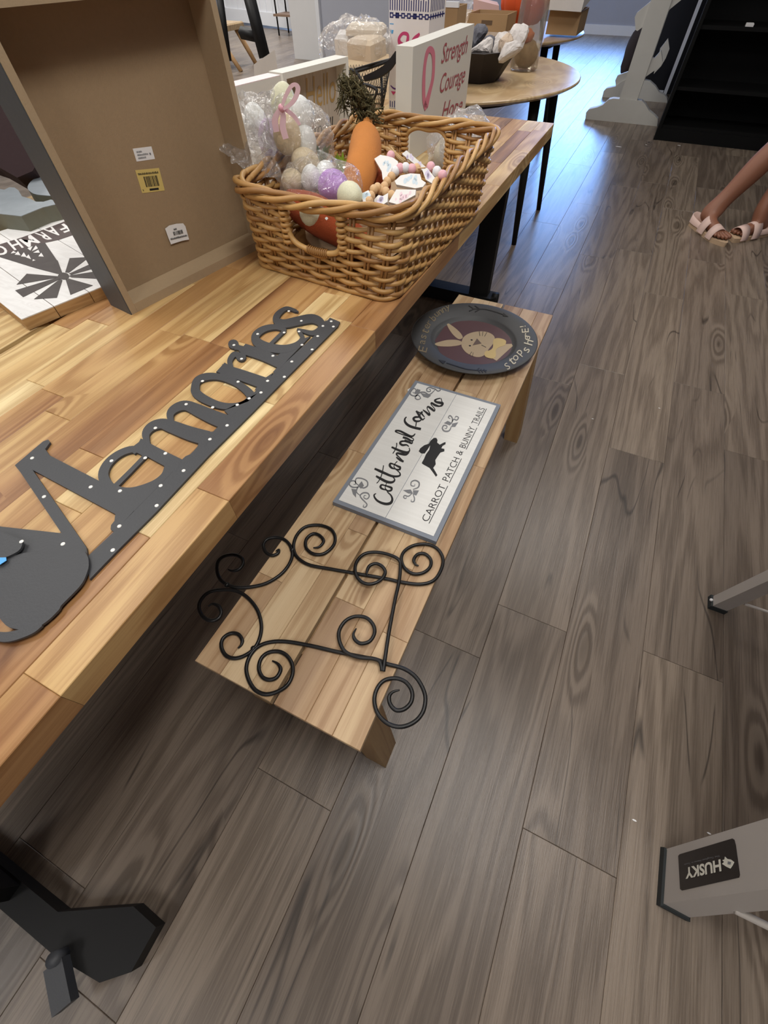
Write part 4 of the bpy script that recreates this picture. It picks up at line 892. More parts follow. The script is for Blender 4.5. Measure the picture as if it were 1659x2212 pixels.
# tall crinkled bag and its ribbon
from mathutils import noise
def bag(name, label, cat_, rings, m, n=40, amp=.012, seed=1):
    vs = []; fs_ = []; cs = []
    for j, (c, rx, rz) in enumerate(rings):
        for k in range(n):
            a = 2 * PI * k / n; v = Vector((rx * math.cos(a), rz * math.sin(a), 0)) + Vector(c)
            q = noise.noise_vector(v * 22 + Vector((seed, 0, 0))) * amp + noise.noise_vector(v * 60 + Vector((0, seed, 0))) * amp * .6
            vs.append(v + q)
    for j in range(len(rings) - 1):
        for k in range(n): l = (k + 1) % n; fs_.append((j * n + k, j * n + l, (j + 1) * n + l, (j + 1) * n + k))
    o = MB().add(vs, fs_).obj(name, m); return tag(o, label, cat_)
def lerp3(a, b, t_): return tuple(a[i] + (b[i] - a[i]) * t_ for i in range(3))
def rings(keys, per=5):
    out = []; s_ = smooth([(k[0][0], k[0][1], k[0][2], k[1], k[2]) for k in keys], per)
    return [((p[0], p[1], p[2]), max(p[3], .002), max(p[4], .002)) for p in s_]
bag('cellophane_bag', 'tall crinkled clear cellophane bag of eggs tied with pink ribbon', 'bag',
    rings([((-.745, 1.13, .885), .05, .04), ((-.765, 1.13, .90), .085, .065), ((-.77, 1.13, .945), .095, .07), ((-.772, 1.135, .99), .092, .065), ((-.775, 1.14, 1.02), .078, .055), ((-.775, 1.14, 1.040), .05, .035), ((-.78, 1.14, 1.048), .02, .015)]), M_FILM2, 44, .013, 2)
# loose flap of the bag, a folded sheet hanging to the left over the rim
def sheet(name, corners, label, nu=16, nv=14, amp=.012, seed=4, m=None, parent=None):
    a, b, c, d = [Vector(v) for v in corners]; vs = []; fs_ = []
    for side in (0, 1):
        for i in range(nu + 1):
            for j in range(nv + 1):
                u, v = i / nu, j / nv; p = (a * (1 - u) + b * u) * (1 - v) + (d * (1 - u) + c * u) * v
                p += noise.noise_vector(p * 26 + Vector((seed, 1, 0))) * amp + noise.noise_vector(p * 70 + Vector((seed, 1, 0))) * amp * .5
                vs.append(p + Vector((.0006, -.0008, .0006)) * side)
    k = (nu + 1) * (nv + 1)
    for i in range(nu):
        for j in range(nv):
            q = (i * (nv + 1) + j, (i + 1) * (nv + 1) + j, (i + 1) * (nv + 1) + j + 1, i * (nv + 1) + j + 1)
            fs_ += [q, tuple(k + x for x in reversed(q))]
    o = MB().add(vs, fs_).obj(name, m or M_FILM2, parent)
    if label: tag(o, label, 'plastic wrap')
    return o
sheet('cellophane_sheet', [RY(462, 222, 1.09), RY(590, 185, 1.12), RY(600, 330, 1.07), RY(500, 300, 1.05)], 'loose upper flap of crinkled cellophane at the left of the basket', seed=9, amp=.016)
sheet('cellophane_sheet', [RY(465, 320, 1.03), RY(575, 270, 1.08), RY(610, 395, 1.02), RY(515, 365, .99)], 'lower flap of crinkled cellophane hanging over the left rim', seed=5, amp=.016)
bag('cellophane_bag', 'low crinkled clear bag of small eggs behind the near rim', 'bag',
    rings([((-.66, 1.03, .865), .06, .04), ((-.655, 1.03, .895), .10, .075), ((-.655, 1.035, .93), .10, .078), ((-.655, 1.045, .955), .08, .06), ((-.66, 1.05, .972), .03, .03)]), M_FILM2, 44, .009, 6)
M_RIB = mat('pink_ribbon', rgb(236, 200, 208), .4, var=.06)
rb_ = thing('ribbon_bow', 'pale pink satin ribbon tied in a loop on the tall bag', 'ribbon', tuple(RY(608, 235, 1.06)))
def band(pts, wd, m, name, parent, y, th=.0008, out=Vector((0, -1, .3))):
    g = MB(); stroke(g, pts, wd, lambda a, b: RY(a, b, y), out.normalized() * th, 5); return g.obj(name, m, parent)
band([(609, 232), (617, 208), (629, 187), (639, 183), (644, 193), (638, 212), (627, 226), (612, 236)], [6, 8, 9, 9, 10, 10, 9, 6], M_RIB, 'loop', rb_, 1.05)
band([(608, 232), (598, 248), (594, 262), (598, 285)], [9, 12, 13, 12], M_RIB, 'tail', rb_, 1.056)
band([(608, 232), (612, 252), (611, 275), (618, 300)], [9, 12, 13, 12], M_RIB, 'tail', rb_, 1.054)
band([(608, 232), (622, 240), (636, 252), (648, 270)], [7, 9, 9, 6], M_RIB, 'tail', rb_, 1.060)
MB().ball(RY(608, 233, 1.052), (.008, .006, .007), 10).obj('knot', mat('pink_knot', rgb(222, 160, 174), .45), rb_)
# felt carrots
M_FELT = mat('orange_felt', rgb(192, 122, 56), .95, bump=.4, bscale=350, var=.1, vscale=30)
M_RUST = mat('rust_felt', rgb(150, 66, 28), .95, bump=.4, bscale=350, var=.12, vscale=30)
M_MOSS = mat('dried_moss', rgb(84, 76, 46), .95, bump=.6, bscale=120, var=.4, vscale=40)
def carrot(label, pts, rad, m):
    q = smooth([tuple(p) + (r_,) for p, r_ in zip(pts, rad)], 6); c = sum((Vector(p) for p in pts), Vector()) / len(pts)
    t_ = thing('felt_carrot', label, 'carrot', tuple(c))
    MB().tube([p[:3] for p in q], [p[3] for p in q], 20).obj('root', m, t_); return t_
ca = carrot('big orange felt carrot with dried moss top leaning across the basket', [RY(794, 264, 1.36), RY(793, 278, 1.34), RY(790, 296, 1.31), RY(790, 318, 1.28), RY(785, 350, 1.21), RY(772, 395, 1.12), RY(762, 425, 1.06)], [.013, .017, .036, .042, .042, .037, .024], M_FELT)
rnd = random.Random(5); g = MB()
for i in range(420):
    s0 = rnd.random() ** .8; bx = 797 - 18 * s0 - 30 * s0 * s0 + rnd.gauss(0, 6 + 5 * (1 - abs(s0 - .35))); by = 264 - 88 * s0 + rnd.gauss(0, 5); y = 1.38 + rnd.gauss(0, .015)
    a = RY(bx, by, y); p = [a]
    for k in range(3): p.append(p[-1] + Vector((rnd.gauss(0, .007), rnd.gauss(0, .007), rnd.gauss(.001, .007))))
    g.tube(p, [.0014, .002, .0015, .0007], 4)
o = g.obj('moss_top', M_MOSS, ca); tag(o, kind='stuff')
g = MB()
for i in range(60):
    s0 = rnd.random(); a = RY(742 + rnd.gauss(0, 5), 170 + 60 * s0, 1.37); p = [a]
    for k in range(2): p.append(p[-1] + Vector((rnd.gauss(0, .006), rnd.gauss(0, .006), rnd.gauss(-.008, .006))))
    g.tube(p, [.0012, .0015, .0006], 4)
tag(g.obj('moss_strand', M_MOSS, ca), kind='stuff')
carrot('rust red felt carrot behind the near handle hole', [Vector((-.72, .985, .895)), Vector((-.65, .975, .885)), Vector((-.57, .965, .865)), Vector((-.50, .96, .845))], [.026, .040, .036, .022], M_RUST)
carrot('dark rust carrot end tucked right of the big orange carrot', [RY(818, 378, 1.27), RY(822, 388, 1.23), RY(828, 400, 1.18)], [.016, .026, .020], M_RUST)
M_LEAF = mat('bright_green_leaf', rgb(150, 178, 58), .6, var=.2); M_LEAFD = mat('dark_green_leaf', rgb(74, 96, 48), .6, var=.2)
def sprig(label, cx, cy, y, n, ln_, m, seed):
    t_ = thing('leaf_sprig', label, 'leaves', tuple(RY(cx, cy, y))); r_ = random.Random(seed)
    for i in range(n):
        a = r_.uniform(-.9, .9); x0, y0 = cx + r_.gauss(0, 5), cy + r_.gauss(0, 5); l_ = ln_ * r_.uniform(.6, 1.1)
        g = MB(); stroke(g, [(x0, y0), (x0 + math.sin(a) * l_ * .5, y0 - math.cos(a) * l_ * .5), (x0 + math.sin(a * 1.4) * l_, y0 - math.cos(a * 1.4) * l_)], [3, 8, 1], lambda p, q_: RY(p, q_, y + i * .002), (0, -.0006, .0005), 3); g.obj('leaf', m, t_)
sprig('bright green leaf tuft left of the big orange carrot', 738, 372, 1.18, 14, 38, M_LEAF, 2)
sprig('dark green leaf sprig beside the tall bag', 690, 350, 1.16, 9, 34, M_LEAFD, 3)
# bead garlands with white wooden cutouts
cb = crop(600, 180, .30139)
M_BN = mat('natural_bead', rgb(216, 178, 132), .5, var=.08); M_BP = mat('pink_bead', rgb(232, 178, 186), .45); M_BWt = mat('white_bead', rgb(232, 232, 234), .45)
gn = thing('bead_garland', 'natural wooden bead garland at the near right of the basket', 'garland', tuple(RY(*cb(770, 740), 1.06)))
def beads(t_, pts, r):
    for x, y, m, d in pts: MB().ball(RY(*cb(x, y), d), r, 12).obj('bead', m, t_)
beads(gn, [(815, 670, M_BN, 1.10), (785, 705, M_BN, 1.085), (765, 740, M_BN, 1.07), (715, 748, M_BN, 1.05), (688, 762, M_BN, 1.035), (775, 778, M_BN, 1.05), (815, 802, M_BN, 1.04), (857, 817, M_BN, 1.04), (903, 830, M_BN, 1.04), (668, 807, M_BN, 1.015), (655, 846, M_BN, 1.0), (735, 765, M_BN, 1.055)], .0098)
MB().tube([RY(*cb(x, y), d) for x, y, d in ((815, 670, 1.10), (785, 705, 1.085), (765, 740, 1.07), (735, 765, 1.055), (715, 748, 1.05), (688, 762, 1.035), (668, 807, 1.015), (655, 846, 1.0))], .0014, 5).obj('cord', M_BN, gn)
gp = thing('bead_garland', 'pink and white bead garland in the right of the basket', 'garland', tuple(RY(*cb(940, 610), 1.14)))
beads(gp, [(842, 632, M_BWt, 1.12), (877, 610, M_BP, 1.13), (916, 605, M_BWt, 1.135), (962, 614, M_BP, 1.14), (995, 612, M_BN, 1.15), (1096, 600, M_BP, 1.15), (1140, 632, M_BWt, 1.13), (1180, 660, M_BP, 1.11), (810, 520, M_BP, 1.20)], .0105)
MB().tube([RY(*cb(x, y), d) for x, y, d in ((842, 632, 1.12), (877, 610, 1.13), (916, 605, 1.135), (962, 614, 1.14), (1096, 600, 1.15), (1140, 632, 1.13), (1180, 660, 1.11))], .0014, 5).obj('cord', M_BN, gp)
def tagc(label, pts, y, tilt=(0, -.55, .83), th=.008):
    n = Vector(tilt).normalized(); c = RY(*cb(sum(p[0] for p in pts) / len(pts), sum(p[1] for p in pts) / len(pts)), y)
    q = [PL(*cb(*p), c, n) for p in pts]
    t_ = thing('wooden_cutout', label, 'wooden tag', tuple(c))
    MB().prism([p - n * th for p in q], n * th).obj('plate', M_WHITE, t_)
    r_ = random.Random(len(label)); g = MB(); cc = sum(q, Vector()) / len(q)
    for k in range(7):
        p = cc.lerp(q[k % len(q)], r_.uniform(.1, .55)) + n * .0002
        u_ = n.cross(Vector((1, .2, 0))).normalized(); v_ = n.cross(u_); s_ = r_.uniform(.003, .008)
        g.add([p + u_ * s_ * math.cos(a) + v_ * s_ * .6 * math.sin(a) for a in [2 * PI * i / 8 for i in range(8)]], [tuple(range(8))])
    o = g.obj('painted_spots', M_PSPOT[len(label) % 3], t_); tag(o, kind='stuff')
M_PSPOT = [mat('pink_spot', rgb(232, 206, 214), .6), mat('lilac_spot', rgb(212, 204, 226), .6), mat('blue_spot', rgb(200, 216, 226), .6)]
tagc('white wooden cutout right of the big carrot top', [(692, 540), (735, 512), (790, 522), (830, 535), (862, 560), (858, 620), (800, 690), (752, 690), (745, 630)], 1.17)
tagc('white wooden truck cutout in the middle of the basket', [(838, 700), (880, 660), (950, 645), (1020, 650), (1030, 690), (1062, 712), (1040, 742), (985, 752), (850, 725)], 1.09)
tagc('long white tag leaning to the far wall of the basket', [(890, 505), (922, 480), (1062, 600), (1035, 622)], 1.20, (.1, -.75, .6))
tagc('white tag leaning on the right wall of the basket', [(1035, 618), (1070, 605), (1130, 680), (1108, 718), (1060, 690)], 1.12, (-.3, -.6, .7))
tagc('white wooden cutout at the near rim beside the cream egg', [(600, 790), (650, 765), (668, 800), (640, 855), (610, 850)], 1.00)
tagc('white heart-shaped cutout under the natural beads', [(690, 832), (722, 800), (752, 808), (792, 785), (785, 850), (735, 880), (695, 868)], 1.02)
tagc('white spotted cutout lowest at the right of the basket', [(795, 850), (850, 760), (990, 762), (985, 800), (930, 830), (860, 868)], 1.03, th=.006)
g = thing('twine_tassel', 'raw jute twine ends tied to the long white tag', 'twine', tuple(RY(*cb(850, 510), 1.2)))
r_ = random.Random(8)
for i in range(7):
    a = cb(780 + r_.uniform(-6, 90) * (i % 2), 455 + r_.uniform(0, 20)); b2 = cb(905 + r_.uniform(-10, 12), 560 + r_.uniform(-10, 10))
    MB().tube([RY(*a, 1.23), RY((a[0] + b2[0]) / 2, (a[1] + b2[1]) / 2 - 1, 1.215), RY(*b2, 1.19)], .0022, 5).obj('twine', mat('jute', rgb(186, 156, 112), .9) if i == 0 else bpy.data.materials['jute'], g)
# crinkled tissue lining low in the basket keeps the pieces up
o = blob('tissue_filling', (-.60, 1.20, .815), (.165, .24, .042), mat('pale_tissue', rgb(178, 150, 118), .9, bump=.3, bscale=60, var=.2), .2, 3, 26, flat=False); tag(o, 'crumpled kraft tissue filling the bottom of the basket', 'tissue')

# ------------------------------------------------------------------ signs and boxes standing behind the basket
def standing(name, label, cat, tl, tr, ztop, depth, zb, m, inset=None, mi=None):
    """upright block: front top-left and top-right seen at the given points at height ztop"""
    a, b = P(*tl, ztop), P(*tr, ztop); u = (b - a); L_ = u.length; u.normalize(); n = Vector((u.y, -u.x, 0))
    t_ = thing(name, label, cat, (a.x, a.y, zb)); hh = ztop - zb
    F_ = lambda x, y, z=0.0: Vector((a.x, a.y, zb)) + u * x + Vector((0, 0, y)) + n * z
    def bx_(nm, x0, x1, y0, y1, z0, z1, mm): return MB().hexa([F_(x0, y0, z1), F_(x1, y0, z1), F_(x1, y0, z0), F_(x0, y0, z0)], [F_(x0, y1, z1), F_(x1, y1, z1), F_(x1, y1, z0), F_(x0, y1, z0)]).obj(nm, mm, t_)
    if inset is None: bx_('block', 0, L_, 0, hh, -depth, 0, m)
    else:
        w_ = inset
        bx_('side_board', 0, w_, 0, hh, -depth, 0, m); bx_('side_board', L_ - w_, L_, 0, hh, -depth, 0, m)
        bx_('bottom_board', w_ + .0002, L_ - w_ - .0002, 0, w_, -depth, 0, m); bx_('top_board', w_ + .0002, L_ - w_ - .0002, hh - w_, hh, -depth, 0, m)
        bx_('face_board', w_ + .0002, L_ - w_ - .0002, w_ + .0002, hh - w_ - .0002, -depth + .004, -depth + .012, mi or m)
    return t_, F_, L_, hh, bx_
M_RIBP = mat('rose_print', rgb(208, 122, 140), .6); M_SER = mat('dark_rose_ink', rgb(164, 82, 90), .6)
M_SGW = mat('sign_white', rgb(222, 220, 212), .6, bump=.04, var=.03)
st, FS, SL, SH, _ = standing('block_sign', 'white block sign with pink ribbon and words Strength, Courage behind the basket', 'sign', (892.5, 101), (1025, 51), 1.055, .060, ZT, mat('sign_white_grey', rgb(208, 205, 196), .6, bump=.04, var=.03))
g = MB()
fS = lambda x, y: FS(x * SL, y * SH, .0008)
def inS(px, py):
    p = PL(px, py, FS(0, 0), (FS(0, 0, 1) - FS(0, 0))); d = p - FS(0, 0); return d.dot((FS(1, 0) - FS(0, 0))) / SL, d.z / SH
cS = crop(820, 0, .15672)
nS = (FS(0, 0, 1) - FS(0, 0)) * .0006
stroke(g, [inS(*cS(x, y)) for x, y in ((640, 1500), (610, 1380), (605, 1150), (620, 900), (655, 720), (695, 680), (735, 740), (742, 900), (730, 1080), (690, 1250), (655, 1380), (630, 1480))], [.05, .045, .045, .04, .05, .05, .05, .04, .045, .055, .07, .08], fS, nS, 6)
g.obj('pink_ribbon_print', M_RIBP, st)
for wd, p0, p1, h_ in (('Strength', (845, 875), (1200, 725), 275), ('Courage', (825, 1285), (1165, 1130), 265), ('Hope', (850, 1640), (1130, 1535), 235)):
    a = inS(*cS(*p0)); b = inS(*cS(*p1)); hh = inS(*cS(p0[0], p0[1] - h_))[1] - a[1]
    vs, fs_ = text_mesh(wd, 0.0, .32)
    g = MB(); xs = [v[0] for v in vs]; x0, x1 = min(xs), max(xs)
    g.add([fS(a[0] + (v[0] - x0) / (x1 - x0) * (b[0] - a[0]), a[1] + (v[0] - x0) / (x1 - x0) * (b[1] - a[1]) + v[1] / .72 * hh) + nS for v in vs], fs_)
    g.obj('lettering', M_SER, st)
M_GOLD = mat('gold_ink', rgb(172, 140, 84), .45, metal=.0); M_TAUPE = wood('taupe_board', [(0, rgb(150, 138, 126)), (1, rgb(196, 186, 174))], grain=.25, rough=.7, along=(14, 14, 1.5), dark=(.6, .55, .5), knots=0)
hs, FH2, HL, HH2, _ = standing('frame_sign', 'white box-framed sign reading Hello to all, taupe face, behind the bag', 'sign', (610, 158), (752, 122), 1.03, .055, ZT, M_SGW, .014, M_TAUPE)
def textS(t_, F_, L_, H_, txt, x0, x1, y0, y1, m, z, bold=0, shear=.25):
    g = MB(); put_text(g, txt, lambda x, y: F_(x * L_, y * H_, z), x0, x1, y0, y1, bold, shear); return g.obj('lettering', m, t_)
textS(hs, FH2, HL, HH2, 'Hello', .42, .92, .60, .88, M_GOLD, -.042); textS(hs, FH2, HL, HH2, 'to all', .50, .84, .34, .47, M_INK, -.042)
ws2, *_r = standing('box_sign', 'plain white box sign with speckled pink top edge beside the tall frame', 'sign', (440, 205), (606, 164), 1.035, .05, ZT, M_SGW)
MB().hexa([_r[0](0, _r[2], 0), _r[0](_r[1], _r[2], 0), _r[0](_r[1], _r[2], -.05), _r[0](0, _r[2], -.05)], [_r[0](0, _r[2] + .002, 0), _r[0](_r[1], _r[2] + .002, 0), _r[0](_r[1], _r[2] + .002, -.05), _r[0](0, _r[2] + .002, -.05)]).obj('speckled_edge', mat('pink_speckle', rgb(232, 218, 218), .6, var=.12, vscale=180), ws2)
cp = sheet('paper_sheet', [Vector((*RY(540, 170, 1.95).xy, ZT + .003)), Vector((*RY(600, 150, 2.0).xy, ZT + .003)), RY(594, 108, 2.05), RY(548, 140, 2.0)], None, 6, 5, .002, 3, mat('grey_card', rgb(176, 170, 164), .8)); tag(cp, 'grey card flap poking up behind the white box signs', 'card')
# patterned tall gift box
gx = thing('gift_box', 'tall white patterned gift box with navy and pink print', 'gift box', (-1.06, 2.52, ZT))
ga, gb2 = P(840, 233, ZT), P(917, 243, ZT); gu = (gb2 - ga); GL = gu.length; gu.normalize(); gnn = Vector((gu.y, -gu.x, 0)); GH = .40; GD = .16
def fgx(x, y, z=0.0): return ga + gu * (x * GL) + Vector((0, 0, y)) + gnn * z
def fgs(x, y, z=0.0): return ga + gu * GL - gnn * (x * GD) + Vector((0, 0, y)) + gu * z
M_GBX = mat('gift_white', rgb(228, 222, 220), .55); M_NAVY = mat('navy_print', rgb(38, 42, 104), .6); M_PINKP = mat('magenta_print', rgb(196, 62, 112), .6); M_CYAN = mat('sky_print', rgb(84, 158, 210), .6); M_PURP = mat('purple_print', rgb(96, 54, 124), .6)
MB().hexa([fgx(0, 0), fgx(1, 0), fgx(1, 0, -GD), fgx(0, 0, -GD)], [fgx(0, GH), fgx(1, GH), fgx(1, GH, -GD), fgx(0, GH, -GD)]).obj('carton', M_GBX, gx)
def gprint(nm, m, items, f_=fgx, s=1.0):
    g = MB(); nrm = (f_(0, 0, 1) - f_(0, 0)) * .0006
    for it in items:
        if it[0] == 'r': g.prism([f_(x, y, .0004) for x, y in ((it[1], it[3]), (it[2], it[3]), (it[2], it[4]), (it[1], it[4]))], nrm)
        elif it[0] == 's': stroke(g, it[1], it[2], lambda x, y: f_(x, y * GL, .0005), nrm, 5)
        elif it[0] == 'p': g.prism([f_(x, y, .0006) for x, y in it[1]], nrm)
    o = g.obj(nm, m, gx); tag(o, kind='stuff'); return o
def gy(py): return RY(838, py, ga.y + .0).z - ZT   # height of a picture row on the near edge of the box
r_ = random.Random(4)
it = []
for i in range(16):
    x = .03 + i * .061; it.append(('r', x, x + .022, .004, .028 + r_.uniform(-.004, .006)))
for i in range(17):
    x = .02 + i * .058; z = gy(12); it.append(('r', x, x + .022, z - .012, z + .02 + r_.uniform(-.004, .004)))
z0, z1 = gy(38), gy(26)
for i in range(7):
    x = .02 + i * .145; it += [('r', x, x + .09, z0, z0 + .004), ('r', x, x + .09, z1 - .004, z1), ('r', x, x + .022, z0, z1), ('r', x + .068, x + .09, z0, z1), ('r', x + .09, x + .145, (z0 + z1) / 2 - .002, (z0 + z1) / 2 + .002)]
    if i % 3 == 1: it.append(('r', x, x + .09, z0, z1))
gprint('navy_pattern', M_NAVY, it)
gprint('navy_pattern', M_NAVY, [('r', x, x + .05, z0, z1) for x in (.05, .2, .35, .5, .65, .8)] + [('r', x, x + .03, gy(12) - .012, gy(12) + .02) for x in (.05, .15, .25, .35, .45, .55, .65, .75, .85)] + [('r', .0, .95, (z0 + z1) / 2 - .002, (z0 + z1) / 2 + .002)], fgs)
gprint('pink_scroll', M_PINKP, [('s', [(.38, (gy(94)) / GL), (.28, gy(90) / GL), (.27, gy(80) / GL), (.36, gy(70) / GL), (.48, gy(72) / GL), (.48, gy(86) / GL), (.42, gy(100) / GL), (.34, gy(116) / GL), (.40, gy(130) / GL), (.52, gy(136) / GL)], [.05, .08, .06, .05, .06, .07, .05, .05, .04, .02]), ('s', [(.56, gy(90) / GL), (.66, gy(80) / GL), (.78, gy(68) / GL)], [.03, .08, .04]),
                                ('p', [(.06, gy(196)), (.20, gy(196)), (.13, gy(204))])])
gprint('sky_motif', M_CYAN, [('p', [(.02, gy(64)), (.12, gy(64)), (.10, gy(72)), (.04, gy(72))]), ('r', .02, .12, gy(52), gy(50)), ('p', [(.84, gy(76)), (.98, gy(76)), (.92, gy(86))])])
gprint('purple_scroll', M_PURP, [('s', [(.05, gy(184) / GL), (.16, gy(190) / GL), (.30, gy(186) / GL), (.33, gy(176) / GL), (.27, gy(172) / GL), (.25, gy(180) / GL), (.36, gy(188) / GL), (.55, gy(188) / GL)], [.02, .03, .03, .03, .03, .03, .03, .02]), ('p', [(.32, gy(214)), (.42, gy(214)), (.37, gy(204))]), ('r', .36, .38, gy(204), gy(198))])
# black mesh basket with wrapped packages
wb_ = thing('wire_basket', 'black wire mesh basket behind the moss, heaped with wrapped packages', 'basket', tuple(P(806, 243, ZT)))
bc = P(806, 243, ZT) + Vector((-.03, -.04, 0)); M_WIRE = mat('black_wire', rgb(30, 30, 34), .45, metal=.3)
def ring(z, rx, ry, n=28, y0=0): return [bc + Vector((rx * math.cos(2 * PI * i / n), ry * math.sin(2 * PI * i / n), z + y0 * math.cos(2 * PI * i / n))) for i in range(n)]
MB().tube(ring(.15, .13, .105, y0=.03), .006, 8, True).obj('rim', M_WIRE, wb_); MB().tube(ring(.004, .09, .075), .004, 6, True).obj('base_ring', M_WIRE, wb_)
MB().tube(ring(.08, .11, .09), .003, 6, True).obj('middle_ring', M_WIRE, wb_)
g = MB(); n = 56
for i in range(n):
    a = 2 * PI * i / n
    for s_ in (1, -1):
        g.tube([bc + Vector((r1 * math.cos(a + s_ * k), r2 * math.sin(a + s_ * k), z)) for r1, r2, z, k in ((.09, .075, .004, 0), (.11, .09, .08, .25), (.128, .103, .148, .5))], .0009, 4)
tag(g.obj('mesh', M_WIRE, wb_), kind='stuff')
sp = smooth([(756, 150), (768, 156), (780, 172), (784, 190), (786, 232)], 4); MB().tube([RY(x, y, bc.y - .16) for x, y in sp], .006, 8).obj('hoop', M_WIRE, wb_)
sp = smooth([(784, 182), (800, 186), (814, 196), (806, 215), (796, 236)], 4); MB().tube([RY(x, y, bc.y - .17) for x, y in sp], .006, 8).obj('hoop', M_WIRE, wb_)
MB().tube([RY(824, 166, bc.y - .1), RY(826, 238, bc.y - .1)], .006, 8).obj('post', M_WIRE, wb_)
g = MB(); stroke(g, [(786, 172), (815, 162), (840, 145), (860, 116)], [10, 16, 16, 12], lambda x, y: RY(x, y, bc.y - .12), (0, -.004, .004), 5); g.obj('handle', M_WIRE, wb_)
M_PK = [mat('cream_packet', rgb(214, 202, 184), .5, bump=.2, bscale=60, var=.12), mat('kraft_packet', rgb(206, 188, 164), .6, bump=.2, bscale=60, var=.12), mat('white_packet', rgb(222, 218, 214), .45, bump=.2, bscale=60, var=.1)]
for c_, d_, rz_, m, lab in ((bc + Vector((-.06, .02, .225)), (.13, .09, .06), .3, 2, 'white wrapped packet heaped at the left of the wire basket'), (bc + Vector((.05, -.05, .222)), (.13, .10, .06), -.25, 1, 'kraft packet in clear film at the front of the heap'),
                            (bc + Vector((.02, .01, .268)), (.16, .07, .03), .15, 0, 'cream packet lying on top of the heap'), (bc + Vector((.05, .07, .222)), (.10, .08, .05), .6, 2, 'white packet at the back right of the heap')):
    m_ = Matrix.Rotation(rz_, 3, 'Z') @ Matrix.Rotation(.12, 3, 'X')
    g = MB(); hx, hy, hz = d_[0] / 2, d_[1] / 2, d_[2] / 2; g.bev(-hx, hx, -hy, hy, -hz, hz, .012); g.v = [m_ @ v + c_ for v in g.v]
    tag(g.obj('wrapped_packet', M_PK[m]), lab, 'packet')
bag('cellophane_bag', 'shiny clear bag spread over the heap of wrapped packets', 'bag', rings([(tuple(bc + Vector((-.02, -.02, .20))), .17, .10), (tuple(bc + Vector((-.02, -.02, .25))), .16, .11), (tuple(bc + Vector((-.01, 0, .29))), .10, .08), (tuple(bc + Vector((0, 0, .30))), .02, .02)]), M_FILM2, 36, .018, 8)
# bubble-wrapped pieces behind the right of the basket
M_BUB = film('bubble_film', clear=.80, bump=1.0, bscale=70)
o = blob('bubble_wrapped_piece', (-.60, 1.80, ZT + .078), (.075, .12, .076), M_BUB, .18, 12, 28, freq=4, flat=False); tag(o, 'bubble-wrapped ornament seen through the far handle hole of the basket', 'wrapped ornament')
MB().ball((-.60, 1.80, ZT + .055), (.052, .085, .05), 14).obj('ornament', mat('cream_ornament', rgb(206, 196, 170), .7, bump=.3, var=.25, vscale=40), o)
o = blob('bubble_wrap', (-.515, 1.70, ZT + .10), (.085, .055, .098), M_BUB, .16, 15, 26, freq=4, flat=False); tag(o, 'heap of clear bubble wrap at the far right of the basket', 'bubble wrap')

# ------------------------------------------------------------------ round tables behind
def round_table(label, cx, cy, r, zt_, legs, th=.026):
    t_ = thing('round_table', label, 'table', (cx, cy, 0), 'round wooden tables')
    prof = [(.001, zt_ - th), (r - .03, zt_ - th), (r, zt_ - th * .45), (r, zt_ - .004), (r - .004, zt_), (.001, zt_)]
    g = MB(); g.lathe(prof, (cx, cy, 0), 72); g.sm = [False] * len(g.sm); g.obj('tabletop', M_ROUND, t_)
    for (x, y), (x2, y2) in legs:
        MB().tube([(x, y, .0), (x2, y2, zt_ - th)], [.016, .030], 12).obj('leg', M_BLACK, t_)
    MB().lathe([(r * .72, zt_ - th - .05), (r * .72, zt_ - th)], (cx, cy, 0), 40).obj('apron', M_BLACK, t_)
RT = P(1248, 160, .75)
round_table('round wooden table with black legs and dark tray beyond the dining table', -1.30, 3.60, .84, .75, [((-.565, 3.255), (-.63, 3.30)), ((-.554, 3.925), (-.64, 3.88)), ((-1.9, 3.2), (-1.85, 3.25)), ((-1.9, 4.0), (-1.85, 3.95))])
round_table('farther round wooden table carrying cardboard boxes', -1.52, 5.32, .78, .76, [((-.92, 5.05), (-.98, 5.08)), ((-.92, 5.62), (-.98, 5.58)), ((-2.1, 5.0), (-2.05, 5.05)), ((-2.1, 5.6), (-2.05, 5.55))])
# faceted dark tray of cloth bundles
tr = thing('cloth_tray', 'black faceted tray heaped with printed cloth bundles on round table', 'tray', tuple(P(1040, 178, .75)))
tc_ = P(1035, 172, .75)
def oct_(r1, r2, z, off): return [tc_ + Vector((r1 * math.cos(2 * PI * (i + off) / 8), r2 * math.sin(2 * PI * (i + off) / 8), z)) for i in range(8)]
a, b2, c2 = oct_(.11, .14, .002, .5), oct_(.20, .24, .13, .5), oct_(.185, .225, .13, .5); d2 = oct_(.10, .13, .008, .5)
vs = a + b2 + c2 + d2; fs_ = [tuple(range(7, -1, -1))]
for i in range(8):
    j = (i + 1) % 8
    for k in (0, 8, 16): fs_.append((k + i, k + j, k + 8 + j, k + 8 + i))
fs_.append(tuple(range(24, 32)))
MB().add(vs, fs_).obj('tray_body', mat('black_tray', rgb(30, 22, 22), .6), tr)
M_BND = [mat('printed_cloth', rgb(206, 200, 196), .8, bump=.2, var=.25, vscale=60), mat('dark_printed_cloth', rgb(96, 96, 104), .8, bump=.2, var=.5, vscale=50), mat('beige_cloth', rgb(190, 170, 150), .8, bump=.2, var=.25, vscale=60)]
